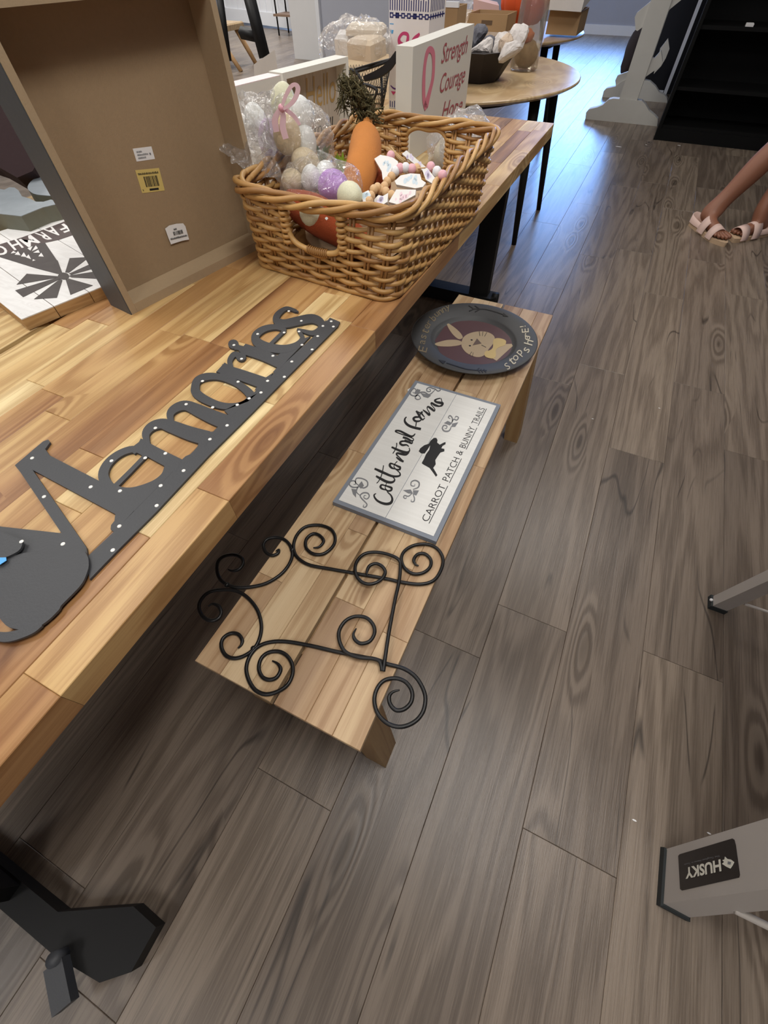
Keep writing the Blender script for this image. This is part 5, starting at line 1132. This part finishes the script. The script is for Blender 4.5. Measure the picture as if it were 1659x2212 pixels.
for i, (q, y, m, lab) in enumerate((([(1104, 62), (1118, 50), (1142, 55), (1138, 80), (1120, 110), (1104, 106), (1100, 82)], 3.42, 0, 'white printed cloth bundle sticking up highest in the black tray'), ([(1072, 76), (1085, 68), (1100, 70), (1098, 95), (1075, 120), (1062, 112)], 3.40, 0, 'white cloth bundle in the middle of the black tray'), ([(1020, 104), (1062, 78), (1058, 112), (1030, 112)], 3.34, 0, 'white and navy cloth bundle at the left of the black tray'),
     ([(1022, 56), (1048, 52), (1052, 68), (1030, 92), (1022, 98)], 3.52, 1, 'dark printed cloth bundle at the back of the black tray'), ([(1090, 95), (1120, 90), (1124, 105), (1080, 130)], 3.28, 0, 'white cloth fold at the right rim of the black tray'), ([(1078, 88), (1102, 70), (1108, 96), (1084, 118)], 3.36, 2, 'beige cloth roll between the white bundles in the tray'), ([(1046, 84), (1064, 76), (1070, 98), (1044, 112)], 3.38, 1, 'navy striped cloth fold left of the middle in the tray'))):
    n_ = Vector((.2, -.8, .5)).normalized(); c = RY(sum(p[0] for p in q) / len(q), sum(p[1] for p in q) / len(q), y); pp = smooth([tuple(PL(*p, c, n_)) for p in q], 4, True)
    pp = [Vector(p) for p in pp]; cc = sum(pp, Vector()) / len(pp); g = MB(); vs = []; fs_ = []; K = len(pp)
    for k_2, (f_, h_) in enumerate(((.75, -.045), (1.0, -.03), (1.02, -.008), (.86, .008), (.5, .014), (.18, .016))):
        for p in pp: v = cc + (p - cc) * f_ + n_ * h_; vs.append(v + noise.noise_vector(v * 45) * .009)
    for k_2 in range(5):
        for t_2 in range(K): l_2 = (t_2 + 1) % K; fs_.append((k_2 * K + t_2, k_2 * K + l_2, (k_2 + 1) * K + l_2, (k_2 + 1) * K + t_2))
    fs_ += [tuple(range(5 * K, 6 * K)), tuple(range(K - 1, -1, -1))]
    o = g.add(vs, fs_).obj('cloth_bundle', M_BND[m]); tag(o, lab, 'cloth')
# glass bottle with potpourri
M_JAR = film('clear_glass', (.74, .70, .62), .90, 0.25, 14, .5)
jc = P(1130, 152, .75); jr = (P(1160, 150, .75) - P(1103, 150, .75)).length / 2
jar = thing('glass_bottle', 'clear glass bottle with dried contents beside the black tray', 'bottle', tuple(jc))
MB().lathe([(jr * .85, .002), (jr, .012), (jr, .25), (jr * .97, .285), (jr * .8, .325), (jr * .5, .35), (jr * .42, .37), (jr * .42, .47), (jr * .47, .475), (jr * .47, .49)], jc, 32).obj('glass_body', M_JAR, jar)
o = blob('potpourri', tuple(jc + Vector((0, 0, .07))), (jr * .86, jr * .86, .062), mat('dried_petals', rgb(166, 140, 104), .9, bump=.5, bscale=60, var=.4, vscale=40), .15, 4, 18, parent=jar)
o = blob('orange_petals', tuple(jc + Vector((-.01, -.02, .145))), (jr * .5, jr * .45, .03), mat('orange_petal', rgb(214, 120, 70), .8, bump=.4), .3, 8, 14, parent=jar)
# orange felt pumpkin, partly above the frame
pk = thing('pumpkin', 'orange pumpkin on a dark stand behind the glass bottle', 'pumpkin', tuple(RY(1135, 30, 4.30)))
pc = RY(1137, -12, 4.30); M_PUM = mat('orange_pumpkin', rgb(204, 78, 28), .7, var=.1)
for i in range(9):
    a = 2 * PI * i / 9; MB().ball(pc + Vector((.075 * math.cos(a), .075 * math.sin(a), 0)), (.085, .085, .13), 14).obj('segment', M_PUM, pk)
MB().tube([pc + Vector((0, 0, .10)), pc + Vector((.01, 0, .17)), pc + Vector((.03, 0, .19))], [.02, .014, .012], 10).obj('stem', M_MOSS, pk)
sc_ = Vector((pc.x, pc.y, .75)); MB().lathe([(.06, 0), (.065, .01), (.02, .03), (.018, pc.z - .75 - .12), (.07, pc.z - .75 - .10), (.07, pc.z - .75 - .09)], sc_, 20).obj('stand', mat('dark_brown_stand', rgb(62, 34, 26), .6), pk)
# cardboard boxes
M_KR = mat('kraft_board', rgb(158, 128, 92), .8, bump=.05, var=.08); M_KRL = mat('kraft_board_light', rgb(198, 172, 136), .8, bump=.05, var=.06); M_KRI = mat('kraft_dark', rgb(92, 72, 52), .8)
def carton(label, px0, px1, pyt, pyb, y, dep, lip=None, handle_=False, m=None, open_=True):
    a, b = RY(px0, pyb, y), RY(px1, pyb, y); top = RY(px0, pyt, y).z; zb = min(a.z, b.z); m = m or M_KR
    t_ = thing('cardboard_box', label, 'box', ((a.x + b.x) / 2, y, zb)); x0, x1 = a.x, b.x; k = .006
    MB().bb(x0, x1, y, y + k, zb, top).obj('front_panel', m, t_); MB().bb(x0, x1, y + dep - k, y + dep, zb, top).obj('back_panel', m, t_)
    MB().bb(x0, x0 + k, y + k, y + dep - k, zb, top).obj('side_panel', m, t_); MB().bb(x1 - k, x1, y + k, y + dep - k, zb, top).obj('side_panel', m, t_)
    MB().bb(x0 + k, x1 - k, y + k, y + dep - k, zb, zb + k).obj('bottom_panel', m, t_)
    if lip: MB().bb(x0 - .003, x1 + .003, y - .004, y + .012, top - .004, top + .014).obj('lip', lip, t_)
    if handle_: MB().bb((x0 + x1) / 2 - .035, (x0 + x1) / 2 + .035, y - .001, y - .0002, top - .045, top - .026).obj('hand_slot', M_KRI, t_)
    return t_
carton('kraft box with white lip between gift box and signs', 942, 984, 12, 75, 3.02, .14, M_TRIM)
carton('kraft tray with a hand slot behind the cloth bundles', 1008, 1092, 28, 66, 3.92, .22, None, True)
carton('pale kraft box standing behind the hand-slot tray', 980, 1012, 27, 62, 4.02, .2, None, False, M_KRL)
carton('tall cardboard box on the farther round table', 1178, 1245, 22, 74, 5.10, .34)
tag(MB().hexa([RY(1165, 20, 5.02), RY(1255, 26, 5.02), RY(1262, 14, 5.4), RY(1180, 8, 5.4)], [RY(1168, -60, 5.02), RY(1270, -30, 5.02), RY(1310, -45, 5.4), RY(1185, -60, 5.4)]).obj('plastic_parcel', mat('pale_plastic', rgb(206, 202, 198), .35, bump=.3, bscale=40, var=.08)), 'pale wrapped parcel lying over the tall cardboard box', 'parcel')
tag(MB().hexa([RY(1022, 24, 4.2), RY(1078, 28, 4.2), RY(1074, 16, 4.4), RY(1024, 12, 4.4)], [RY(1022, -2, 4.2), RY(1078, 12, 4.2), RY(1074, 4, 4.4), RY(1030, -6, 4.4)]).obj('pink_case', mat('dusty_pink', rgb(196, 162, 156), .6, var=.1)), 'small dusty pink case behind the kraft tray', 'case')
o = blob('plastic_wrap', tuple(RY(992, 2, 3.9)), (.09, .08, .10), M_FILM, .3, 21, 20, flat=False); tag(o, 'crinkled clear wrap above the pale kraft box', 'plastic wrap')
MB().tube([RY(1168, 88, 4.72), RY(1174, 0, 4.72)], .012, 10).obj('dark_rod', mat('dark_red_brown', rgb(52, 26, 24), .6)); tag(bpy.data.objects['dark_rod'], 'dark brown rod standing beside the tall cardboard box', 'rod')

# ------------------------------------------------------------------ white trestle stands and black shelving to the right
def white_stand(label, y, foot, post, brs, hgt=2.0):
    th = .09; fp = [RY(px, py, y) for px, py in foot]; zb = min(p.z for p in fp); fp = [Vector((p.x, y, max(0, p.z if p.z > .03 else 0))) for p in fp]
    x0, x1 = min(p.x for p in fp), max(p.x for p in fp); zt_ = max(p.z for p in fp)
    t_ = thing('display_stand', label, 'stand', ((x0 + x1) / 2, y, 0), 'white trestle stands')
    MB().prism(fp, (0, th, 0)).obj('foot', M_STANDW, t_)
    a, b = RY(*post[0], y).x, RY(*post[1], y).x
    MB().bb(a, b, y + .008, y + th - .008, zt_, hgt).obj('post', M_STANDW, t_)
    for q in brs:
        MB().prism([RY(px, py, y + .02) for px, py in q], (0, .05, 0)).obj('bracket', M_STANDW, t_)
    return t_
white_stand('white painted trestle stand with scrolled foot, nearest the black shelves', 6.72, [(1264, 258), (1266, 243), (1272, 236), (1290, 232), (1302, 227), (1315, 215), (1324, 213), (1386, 218), (1394, 226), (1402, 240), (1415, 251), (1421, 258), (1420, 272)], [(1338, 213), (1376, 217)],
            [[(1409, 0), (1376, 27), (1371, 37), (1373, 65), (1377, 67), (1389, 58)], [(1392, 168), (1406, 122), (1413, 126), (1428, 109), (1431, 133), (1427, 143)], [(1440, 30), (1452, -10), (1480, -40), (1474, -2), (1447, 20)]])
white_stand('white painted trestle stand half hidden behind the nearer one', 7.86, [(1300, 212), (1304, 197), (1310, 191), (1329, 187), (1340, 178), (1352, 172), (1396, 174), (1404, 176), (1416, 187), (1424, 200), (1436, 206), (1441, 213), (1440, 226)], [(1356, 170), (1392, 174)],
            [[(1332, 203), (1329, 174), (1334, 163), (1362, 153), (1350, 192)], [(1412, 160), (1426, 105), (1443, 83), (1446, 106), (1438, 126), (1428, 143)]])
M_SHELF = mat('black_shelf', rgb(10, 10, 10), .75, spec=.2)
sx0, sx1, sy = .076, 1.55, 6.19
sh = thing('shelving_unit', 'large matt black shelving unit standing at the right', 'shelf', ((sx0 + sx1) / 2, sy + .2, 0))
for x in (sx0, sx1 - .03): MB().bb(x, x + .03, sy, sy + .45, 0, 2.2).obj('side_panel', M_SHELF, sh)
MB().bb(sx0 + .03, sx1 - .03, sy + .43, sy + .45, 0, 2.2).obj('back_panel', M_SHELF, sh)
MB().bb(sx0 + .03, sx1 - .03, sy + .005, sy + .02, 0, .09).obj('kick_board', M_SHELF, sh)
for z in (.09, .36, .74, 1.14, 1.54, 1.94, 2.17): MB().bb(sx0 + .03, sx1 - .03, sy + .02, sy + .43, z, z + .025).obj('shelf_board', M_SHELF, sh)
tag(MB().bev(.44, .50, sy + .03, sy + .09, .765, .785, .004).obj('small_card', M_PAPER), 'tiny pale card on a board of the black shelving', 'card')
# dark panel, and a white strip standing in for daylight through the gap
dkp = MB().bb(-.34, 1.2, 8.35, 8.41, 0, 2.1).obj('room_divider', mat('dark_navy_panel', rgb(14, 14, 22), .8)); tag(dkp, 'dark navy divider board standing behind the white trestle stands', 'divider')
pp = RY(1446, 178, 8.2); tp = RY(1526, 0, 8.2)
wp = thing('gap_light_strip', 'narrow white strip standing in for daylight in the gap beside the black shelving', 'frame', (pp.x, 8.2, 0))
MB().bb(pp.x - .022, pp.x + .016, 8.18, 8.22, 0, 2.1).obj('upright', mat('gap_daylight_white', rgb(240, 242, 248), .5), wp); MB().bb(pp.x - .20, pp.x - .03, 8.18, 8.22, .0, .05).obj('bottom_rail', bpy.data.materials['gap_daylight_white'], wp)
# dark round bag between stand and wall
o = blob('dark_bag', tuple(RY(1372, 112, 8.9)), (.13, .12, .27), mat('dark_bag_cloth', rgb(40, 30, 34), .8, bump=.2), .12, 6, 20); tag(o, 'dark rounded bag on the floor behind the white stands', 'bag')
o.location.z = 0.0; o.location.z = .0

# ------------------------------------------------------------------ folding work table with grey steel legs at the lower right
M_STEEL = mat('grey_steel', rgb(176, 168, 160), .4, metal=.0, bump=.04, bscale=300, var=.05); M_RUB = mat('black_rubber', rgb(34, 38, 38), .7)
sw = thing('folding_table', 'folding work table on grey steel legs, black rubber feet, label on near leg', 'table', (.95, .56, 0))
def legbox(nm, foot, top, wy, wx, wy2=None):  # rectangular tube leaning from foot to top
    f_, t_ = Vector(foot), Vector(top); wy2 = wy2 or wy
    return MB().hexa([f_ + Vector((-wx, -wy, 0)), f_ + Vector((wx, -wy, 0)), f_ + Vector((wx, wy, 0)), f_ + Vector((-wx, wy, 0))], [t_ + Vector((-wx, -wy2, 0)), t_ + Vector((wx, -wy2, 0)), t_ + Vector((wx, wy2, 0)), t_ + Vector((-wx, wy2, 0))]).obj(nm, M_STEEL, sw)
n0, n1 = Vector((.635, .172, .006)), Vector((.635, .325, .80)); m0, m1 = Vector((.715, .950, .006)), Vector((.715, .83, .80))
legbox('leg', n0, n1, .052, .026); legbox('leg', m0, m1, .018, .02)
legbox('leg', n0 + Vector((.72, 0, 0)), n1 + Vector((.72, 0, 0)), .052, .026); legbox('leg', m0 + Vector((.64, 0, 0)), m1 + Vector((.64, 0, 0)), .018, .02)
for c, wy, wx in ((n0, .056, .030), (m0, .022, .024), (n0 + Vector((.72, 0, 0)), .056, .030), (m0 + Vector((.64, 0, 0)), .022, .024)):
    MB().bev(c.x - wx, c.x + wx, c.y - wy, c.y + wy, 0, .022, .004).obj('rubber_foot', M_RUB, sw)
MB().ball(m0 + Vector((-.0245, 0, .014)), .005, 8).obj('rivet', M_PAPER, sw)
MB().bev(.58, 1.46, .22, .92, .80, .84, .006).obj('tabletop', M_STEEL, sw)
MB().tube([n0 + (n1 - n0) * .22 + Vector((.02, -.05, 0)), n0 + (n1 - n0) * .30 + Vector((.72, -.05, 0))], .007, 8).obj('brace', M_STEEL, sw)
MB().tube([m0 + (m1 - m0) * .12 + Vector((.02, -.02, 0)), m0 + (m1 - m0) * .16 + Vector((.64, -.02, 0))], .004, 8).obj('brace', M_STEEL, sw)
# the label on the outer face of the near leg (face at x = n0.x - .026)
fx = n0.x - .0264; lx = Vector((1, 0, 0))
cl = crop(1400, 1760, .15612)
def onl(x, y, z=0.0): p = RX(*cl(x, y), fx - z); return p
q = [(420, 570), (440, 548), (1170, 330), (1195, 345), (1215, 420), (1272, 830), (1262, 868), (470, 1048), (445, 1030)]
MB().prism([onl(*p) for p in q], (-.0006, 0, 0)).obj('label_plate', mat('black_label', rgb(28, 22, 22), .4), sw)
a, b2, d2 = onl(1003, 612, .0012), onl(505, 738, .0012), onl(1018, 790, .0012)   # upside down: letters run right to left
g = MB(); bl_ = onl(1002, 612, .0012)
oL, xL, yL = onl(1000, 612, .0012), onl(512, 735, .0012), onl(1016, 782, .0012)
put_text(g, 'HUSKY', lambda u, v: oL + (xL - oL) * u + (yL - oL) * v, 0, 1, 0, 1, bold=.035); g.obj('label_lettering', mat('cream_white_print', rgb(226, 222, 206), .5), sw)
oL, xL, yL = onl(992, 548, .0012), onl(500, 672, .0012), onl(994, 580, .0012)
g = MB(); put_text(g, 'The Toughest Name in Tools', lambda u, v: oL + (xL - oL) * u + (yL - oL) * v, 0, 1, 0, 1); tag(g.obj('label_small_print', M_GREYINK, sw), kind='stuff')
MB().prism([onl(*p, .0008) for p in ((1065, 580), (1100, 612), (1150, 622), (1192, 655), (1170, 700), (1140, 745), (1125, 740), (1085, 720), (1025, 680), (1055, 655), (1030, 630), (1060, 620))], (-.0005, 0, 0)).obj('label_emblem', bpy.data.materials['cream_white_print'], sw)
MB().prism([onl(*p, .0015) for p in ((1105, 645), (1150, 655), (1140, 690), (1100, 685))], (-.0003, 0, 0)).obj('emblem_face', M_GREYINK, sw)

# ------------------------------------------------------------------ far left: white barn door, metal rack, stool, black trestle leg
bdr = thing('barn_door', 'white plank sliding barn door with diagonal brace at the far left', 'door', (-8.4, 11.75, 0))
d0, d1 = Vector((-9.9, 12.15, 0)), Vector((-7.3, 11.34, 0)); du = (d1 - d0).normalized(); dn = Vector((du.y, -du.x, 0)); DL = (d1 - d0).length
def fd(x, y, z=0.0): return d0 + du * x + Vector((0, 0, y)) + dn * z
def dbx(nm, x0, x1, y0, y1, z0, z1, m=None): return MB().hexa([fd(x0, y0, z1), fd(x1, y0, z1), fd(x1, y0, z0), fd(x0, y0, z0)], [fd(x0, y1, z1), fd(x1, y1, z1), fd(x1, y1, z0), fd(x0, y1, z0)]).obj(nm, m or M_TRIM, bdr)
npl = 13
for i in range(npl): dbx('plank', DL * i / npl + .004, DL * (i + 1) / npl - .004, .03, 2.3, -.03, 0)
for y0, y1 in ((.03, .22), (2.1, 2.3)): dbx('rail', 0, DL, y0, y1, .001, .025)
for x0 in (0, DL - .16): dbx('stile', x0, x0 + .16, .222, 2.098, .001, .025)
g = MB(); stroke(g, [(.2, 2.05), (DL - .2, .27)], .15, lambda x, y: fd(x, y, .001), dn * .022, 1); g.obj('brace', M_TRIM, bdr)
dbx('handle', .35, .42, .45, .62, .001, .03, M_BLACK)
mr = thing('metal_rack', 'slim dark metal rack with a wooden shelf by the barn door', 'rack', (-7.35, 11.0, 0))
for x, y in ((-7.44, 10.75), (-7.47, 11.15), (-7.0, 10.65), (-7.03, 11.05)): MB().tube([(x, y, 0), (x, y, 1.8)], .016, 8).obj('leg', M_BLACK, mr)
for z in (.26, .8, 1.4): MB().bb(-7.47, -7.0, 10.68, 11.12, z, z + .03).obj('shelf', mat('rack_wood', rgb(120, 96, 78), .6) if z == .26 else bpy.data.materials['rack_wood'], mr)
# wooden stool and black trestle leg (standing nearer than the door)
so = thing('wooden_stool', 'pale wooden stool with splayed legs at the far left', 'stool', (-6.6, 7.7, 0))
s_a = [RY(468, 45, 7.9), RY(532, 46, 7.5), RY(500, 68, 7.4)]
sz = RY(500, 52, 7.7).z
MB().bev(-7.05, -6.20, 7.35, 8.05, sz - .07, sz, .015).obj('seat', M_ROUND, so)
M_STL = mat('stool_leg', rgb(190, 150, 104), .6); M_STD = mat('stool_leg_dark', rgb(112, 76, 58), .6)
for (x, y), (x2, y2), m in (((-5.92, 7.42), (-6.28, 7.45), M_STL), ((-6.35, 7.30), (-6.5, 7.42), M_STD), ((-7.15, 7.3), (-6.95, 7.45), M_STD), ((-7.1, 8.1), (-6.95, 7.95), M_STL), ((-6.1, 8.05), (-6.28, 7.95), M_STL)):
    MB().tube([(x, y, 0), (x2, y2, sz - .07)], [.03, .04], 8).obj('leg', m, so)
bt = thing('black_trestle', 'black slanted trestle frame of a dark table at the far left', 'trestle', (-5.6, 6.6, 0))
def bar(p, q, w_, nm): MB().tube([p, q], w_, 4).obj(nm, M_BLACK, bt)
Yt = 6.8
k0 = RY(572, 124, Yt); k1 = RY(535, -20, Yt); bar(Vector((k0.x, Yt, 0)) if k0.z < 0 else k0, k1, .075, 'leg'); bar(RY(520, 70, Yt + .05), RY(556, 78, Yt + .05), .06, 'rail'); bar(RY(493, 130, Yt + .3), RY(474, -10, Yt + .3), .06, 'leg')
# ------------------------------------------------------------------ person standing at the right, only the lower legs in view
M_SKIN = mat('tanned_skin', rgb(134, 88, 66), .5, bump=.08, bscale=150, var=.06); M_SAND = mat('pale_pink_sandal', rgb(214, 184, 172), .6, var=.05); M_CORK = mat('cork_sole', rgb(186, 158, 128), .8, bump=.2, var=.12)
pe = thing('person', 'person in pale pink two-strap sandals, bare crossed lower legs, standing at the right', 'person', (.85, 4.15, 0))
vs = []; es = []; rad = []
def jt(p, r, a=None):
    vs.append(Vector(p)); rad.append(r)
    if a is not None: es.append((a, len(vs) - 1))
    return len(vs) - 1
pel = jt((1.06, 4.28, .97), .15); 
def leg_(hip, knee, calf, ank, heel, toe):
    h = jt(hip, .105, pel); k = jt(((hip[0] + knee[0]) / 2, (hip[1] + knee[1]) / 2, (hip[2] + knee[2]) / 2), .088, h); kn = jt(knee, .062, k)
    c = jt(calf, .076, kn); an = jt(ank, .043, c)
    H_, T_ = Vector(heel), Vector(toe); d = (T_ - H_); sd = Vector((-d.y, d.x, 0)).normalized()
    jt(H_ + d * .10 + Vector((0, 0, .052)), .034, an)
    m = jt(H_ + d * .42 + Vector((0, 0, .066)), .038, an); b = jt(H_ + d * .68 + Vector((0, 0, .052)), .034, m)
    for i, (o, l, r) in enumerate(((.038, .94, .015), (.016, .95, .012), (-.003, .92, .011), (-.021, .88, .0105), (-.037, .82, .0095))):
        s_ = 1 if hip[0] < 1.05 else -1
        e_ = jt(H_ + d * .78 + sd * o * s_ + Vector((0, 0, .046)), r * 1.1, b); jt(H_ + d * l + sd * o * s_ * 1.1 + Vector((0, 0, .040)), r, e_)
F1 = (Vector((.520, 4.095, 0)), Vector((.725, 3.80, 0))); F2 = (Vector((.985, 4.13, 0)), Vector((.765, 3.925, 0)))
leg_((.97, 4.24, .90), (.80, 4.16, .52), (.725, 4.135, .36), (.595, 4.07, .10), F1[0], F1[1])
leg_((1.15, 4.32, .90), (1.00, 4.20, .52), (.93, 4.16, .34), (.855, 4.06, .11), F2[0], F2[1])
w1 = jt((1.09, 4.29, 1.13), .135, pel); ch = jt((1.11, 4.30, 1.40), .155, w1); nk = jt((1.12, 4.29, 1.60), .055, ch); hd = jt((1.12, 4.27, 1.72), .095, nk); jt((1.12, 4.28, 1.82), .085, hd)
for s_ in (-1, 1):
    sh_ = jt((1.11 + .19 * s_, 4.31, 1.47), .055, ch); el = jt((1.11 + .26 * s_, 4.33, 1.17), .042, sh_); wr = jt((1.11 + .25 * s_, 4.22, .94), .028, el); pa = jt((1.11 + .25 * s_, 4.19, .87), .032, wr)
    for i in range(4): f_ = jt((1.11 + .25 * s_ + (i - 1.5) * .006, 4.19 + (i - 1.5) * .018, .81), .0095, pa); jt((1.11 + .245 * s_, 4.18 + (i - 1.5) * .017, .765 + abs(i - 1.4) * .008), .008, f_)
    th_ = jt((1.11 + .235 * s_, 4.15, .85), .011, pa); jt((1.11 + .23 * s_, 4.13, .815), .009, th_)
me = bpy.data.meshes.new('body'); me.from_pydata([v - Vector(pe.location) for v in vs], es, []); me.update()
bo = bpy.data.objects.new('body', me); COL.objects.link(bo); bo.parent = pe; me.materials.append(M_SKIN)
sl = bo.modifiers.new('skin', 'SKIN'); sl.use_smooth_shade = True
bm0 = bmesh.new(); bm0.from_mesh(me); ly = bm0.verts.layers.skin.verify(); bm0.verts.ensure_lookup_table()
for i, v in enumerate(bm0.verts): v[ly].radius = (rad[i], rad[i]); v[ly].use_root = (i == 0)
bm0.to_mesh(me); bm0.free()
su = bo.modifiers.new('smooth', 'SUBSURF'); su.levels = 2; su.render_levels = 2
def sandal(heel, toe, flip):
    d = toe - heel; L_ = d.length * 1.02; d.normalize(); sd = Vector((-d.y, d.x, 0)) * flip
    o0 = heel - d * .012
    out = smooth([(0, 0), (.012, .034), (.10, .044), (.20, .050), (.27, .058), (.31, .052), (L_, .020), (L_ + .008, -.005), (.325, -.036), (.27, -.050), (.20, -.046), (.10, -.040), (.012, -.030)], 4, True)
    so_ = MB().prism([o0 + d * x + sd * y for x, y in out], (0, 0, .026)).obj('sandal', M_CORK, pe)
    g = MB(); hc = [o0 + d * x + sd * y for x, y in smooth([(.13, .044), (.06, .043), (.012, .034), (-.002, .002), (.012, -.032), (.06, -.041), (.13, -.042)], 4)]
    n = len(hc); vs2 = hc + [p + Vector((0, 0, .055 - .022 * abs(i / (n - 1) - .5) * 2)) for i, p in enumerate(hc)]; cen = o0 + d * .07
    vs2 = [v + Vector((0, 0, .024)) for v in vs2]; vs3 = vs2 + [v + (Vector((v.x, v.y, 0)) - Vector((cen.x, cen.y, 0))).normalized() * .004 for v in vs2]
    fs2 = []
    for i in range(n - 1): fs2 += [(i, i + 1, n + i + 1, n + i), (2 * n + i + 1, 2 * n + i, 3 * n + i, 3 * n + i + 1), (n + i, n + i + 1, 3 * n + i + 1, 3 * n + i)]
    g.add(vs3, fs2, True); g.obj('heel_cup', M_SAND, so_)
    for x0, w_, hh in ((.135, .064, .088), (.232, .056, .072)):
        vs2 = []; fs2 = []; K = 14
        for s_ in (0, 1):
            for j in (0, 1):
                for i in range(K + 1):
                    a = PI * i / K; vs2.append(o0 + d * (x0 + j * w_) + sd * (math.cos(a) * (.054 + .003 * s_)) + Vector((0, 0, .012 + math.sin(a) * (hh - (.012 * j) + .004 * s_))))
        q = K + 1
        for i in range(K): fs2 += [(i, i + 1, q + i + 1, q + i), (2 * q + i + 1, 2 * q + i, 3 * q + i, 3 * q + i + 1), (i + 1, i, 2 * q + i, 2 * q + i + 1), (q + i, q + i + 1, 3 * q + i + 1, 3 * q + i)]
        MB().add(vs2, fs2, True).obj('strap', M_SAND, so_)
sandal(F1[0], F1[1], 1); sandal(F2[0], F2[1], -1)
M_DEN = mat('blue_denim', rgb(70, 86, 112), .85, bump=.2, bscale=300); M_TEE = mat('white_tee', rgb(216, 214, 210), .8, bump=.05)
MB().tube([(1.06, 4.28, 1.08), (1.06, 4.28, .98), (1.06, 4.28, .86)], [.175, .20, .20], 24).tube([(.96, 4.235, .90), (.90, 4.205, .72)], [.125, .115], 20).tube([(1.15, 4.31, .90), (1.09, 4.27, .72)], [.125, .115], 20).obj('shorts', M_DEN, pe)
MB().tube([(1.06, 4.28, 1.02), (1.09, 4.29, 1.16), (1.11, 4.30, 1.40), (1.12, 4.30, 1.53)], [.19, .175, .195, .08], 24).tube([(.97, 4.30, 1.47), (.88, 4.32, 1.32)], [.08, .07], 14).tube([(1.25, 4.30, 1.47), (1.34, 4.32, 1.32)], [.08, .07], 14).obj('shirt', M_TEE, pe)
g = MB(); g.ball((1.12, 4.315, 1.79), (.112, .10, .12), 18); g.tube([(1.12, 4.39, 1.78), (1.12, 4.42, 1.65), (1.12, 4.40, 1.52)], [.08, .075, .03], 12); g.obj('hair', mat('brown_hair', rgb(74, 52, 38), .6, bump=.4, bscale=200), pe)
MB().tube([(1.12, 4.18, 1.75), (1.12, 4.155, 1.71), (1.12, 4.17, 1.70)], [.008, .014, .012], 8).obj('nose', M_SKIN, pe)
for s_ in (-1, 1): MB().ball((1.12 + .034 * s_, 4.182, 1.755), (.013, .008, .008), 10).obj('eye', M_INK, pe); MB().ball((1.12 + .098 * s_, 4.28, 1.74), (.012, .02, .03), 10).obj('ear', M_SKIN, pe)
MB().ball((1.12, 4.182, 1.665), (.026, .010, .008), 10).obj('mouth', mat('lip', rgb(170, 90, 84), .5), pe)
# scraps on the floor
for i, (p, r_) in enumerate((((1336, 317), .018), ((1467, 314), .010), ((1370, 1772), .0035), ((1396, 313), .006), ((1280, 905), .003), ((1531, 1800), .003), ((1424, 882), .003))):
    c = P(*p, 0.0); tag(MB().prism([c + Vector((r_ * math.cos(a) * 1.6, r_ * .6 * math.sin(a), .0003)) for a in [2 * PI * k / 6 for k in range(6)]], (0, 0, .0012)).obj('paper_scrap', M_PAPER),
        ('white paper scrap on the floor before the scrolled foot', 'white scrap on the floor by the corner of the black shelving', 'white crumb on the floor left of the grey trestle label', 'small white fleck on the floor between stand and shelving', 'white crumb on the floor right of the painted sign', 'white crumb on the floor just above the grey label leg', 'pale fleck on the floor below the sandals')[i], 'paper scrap', 'scraps on the floor')
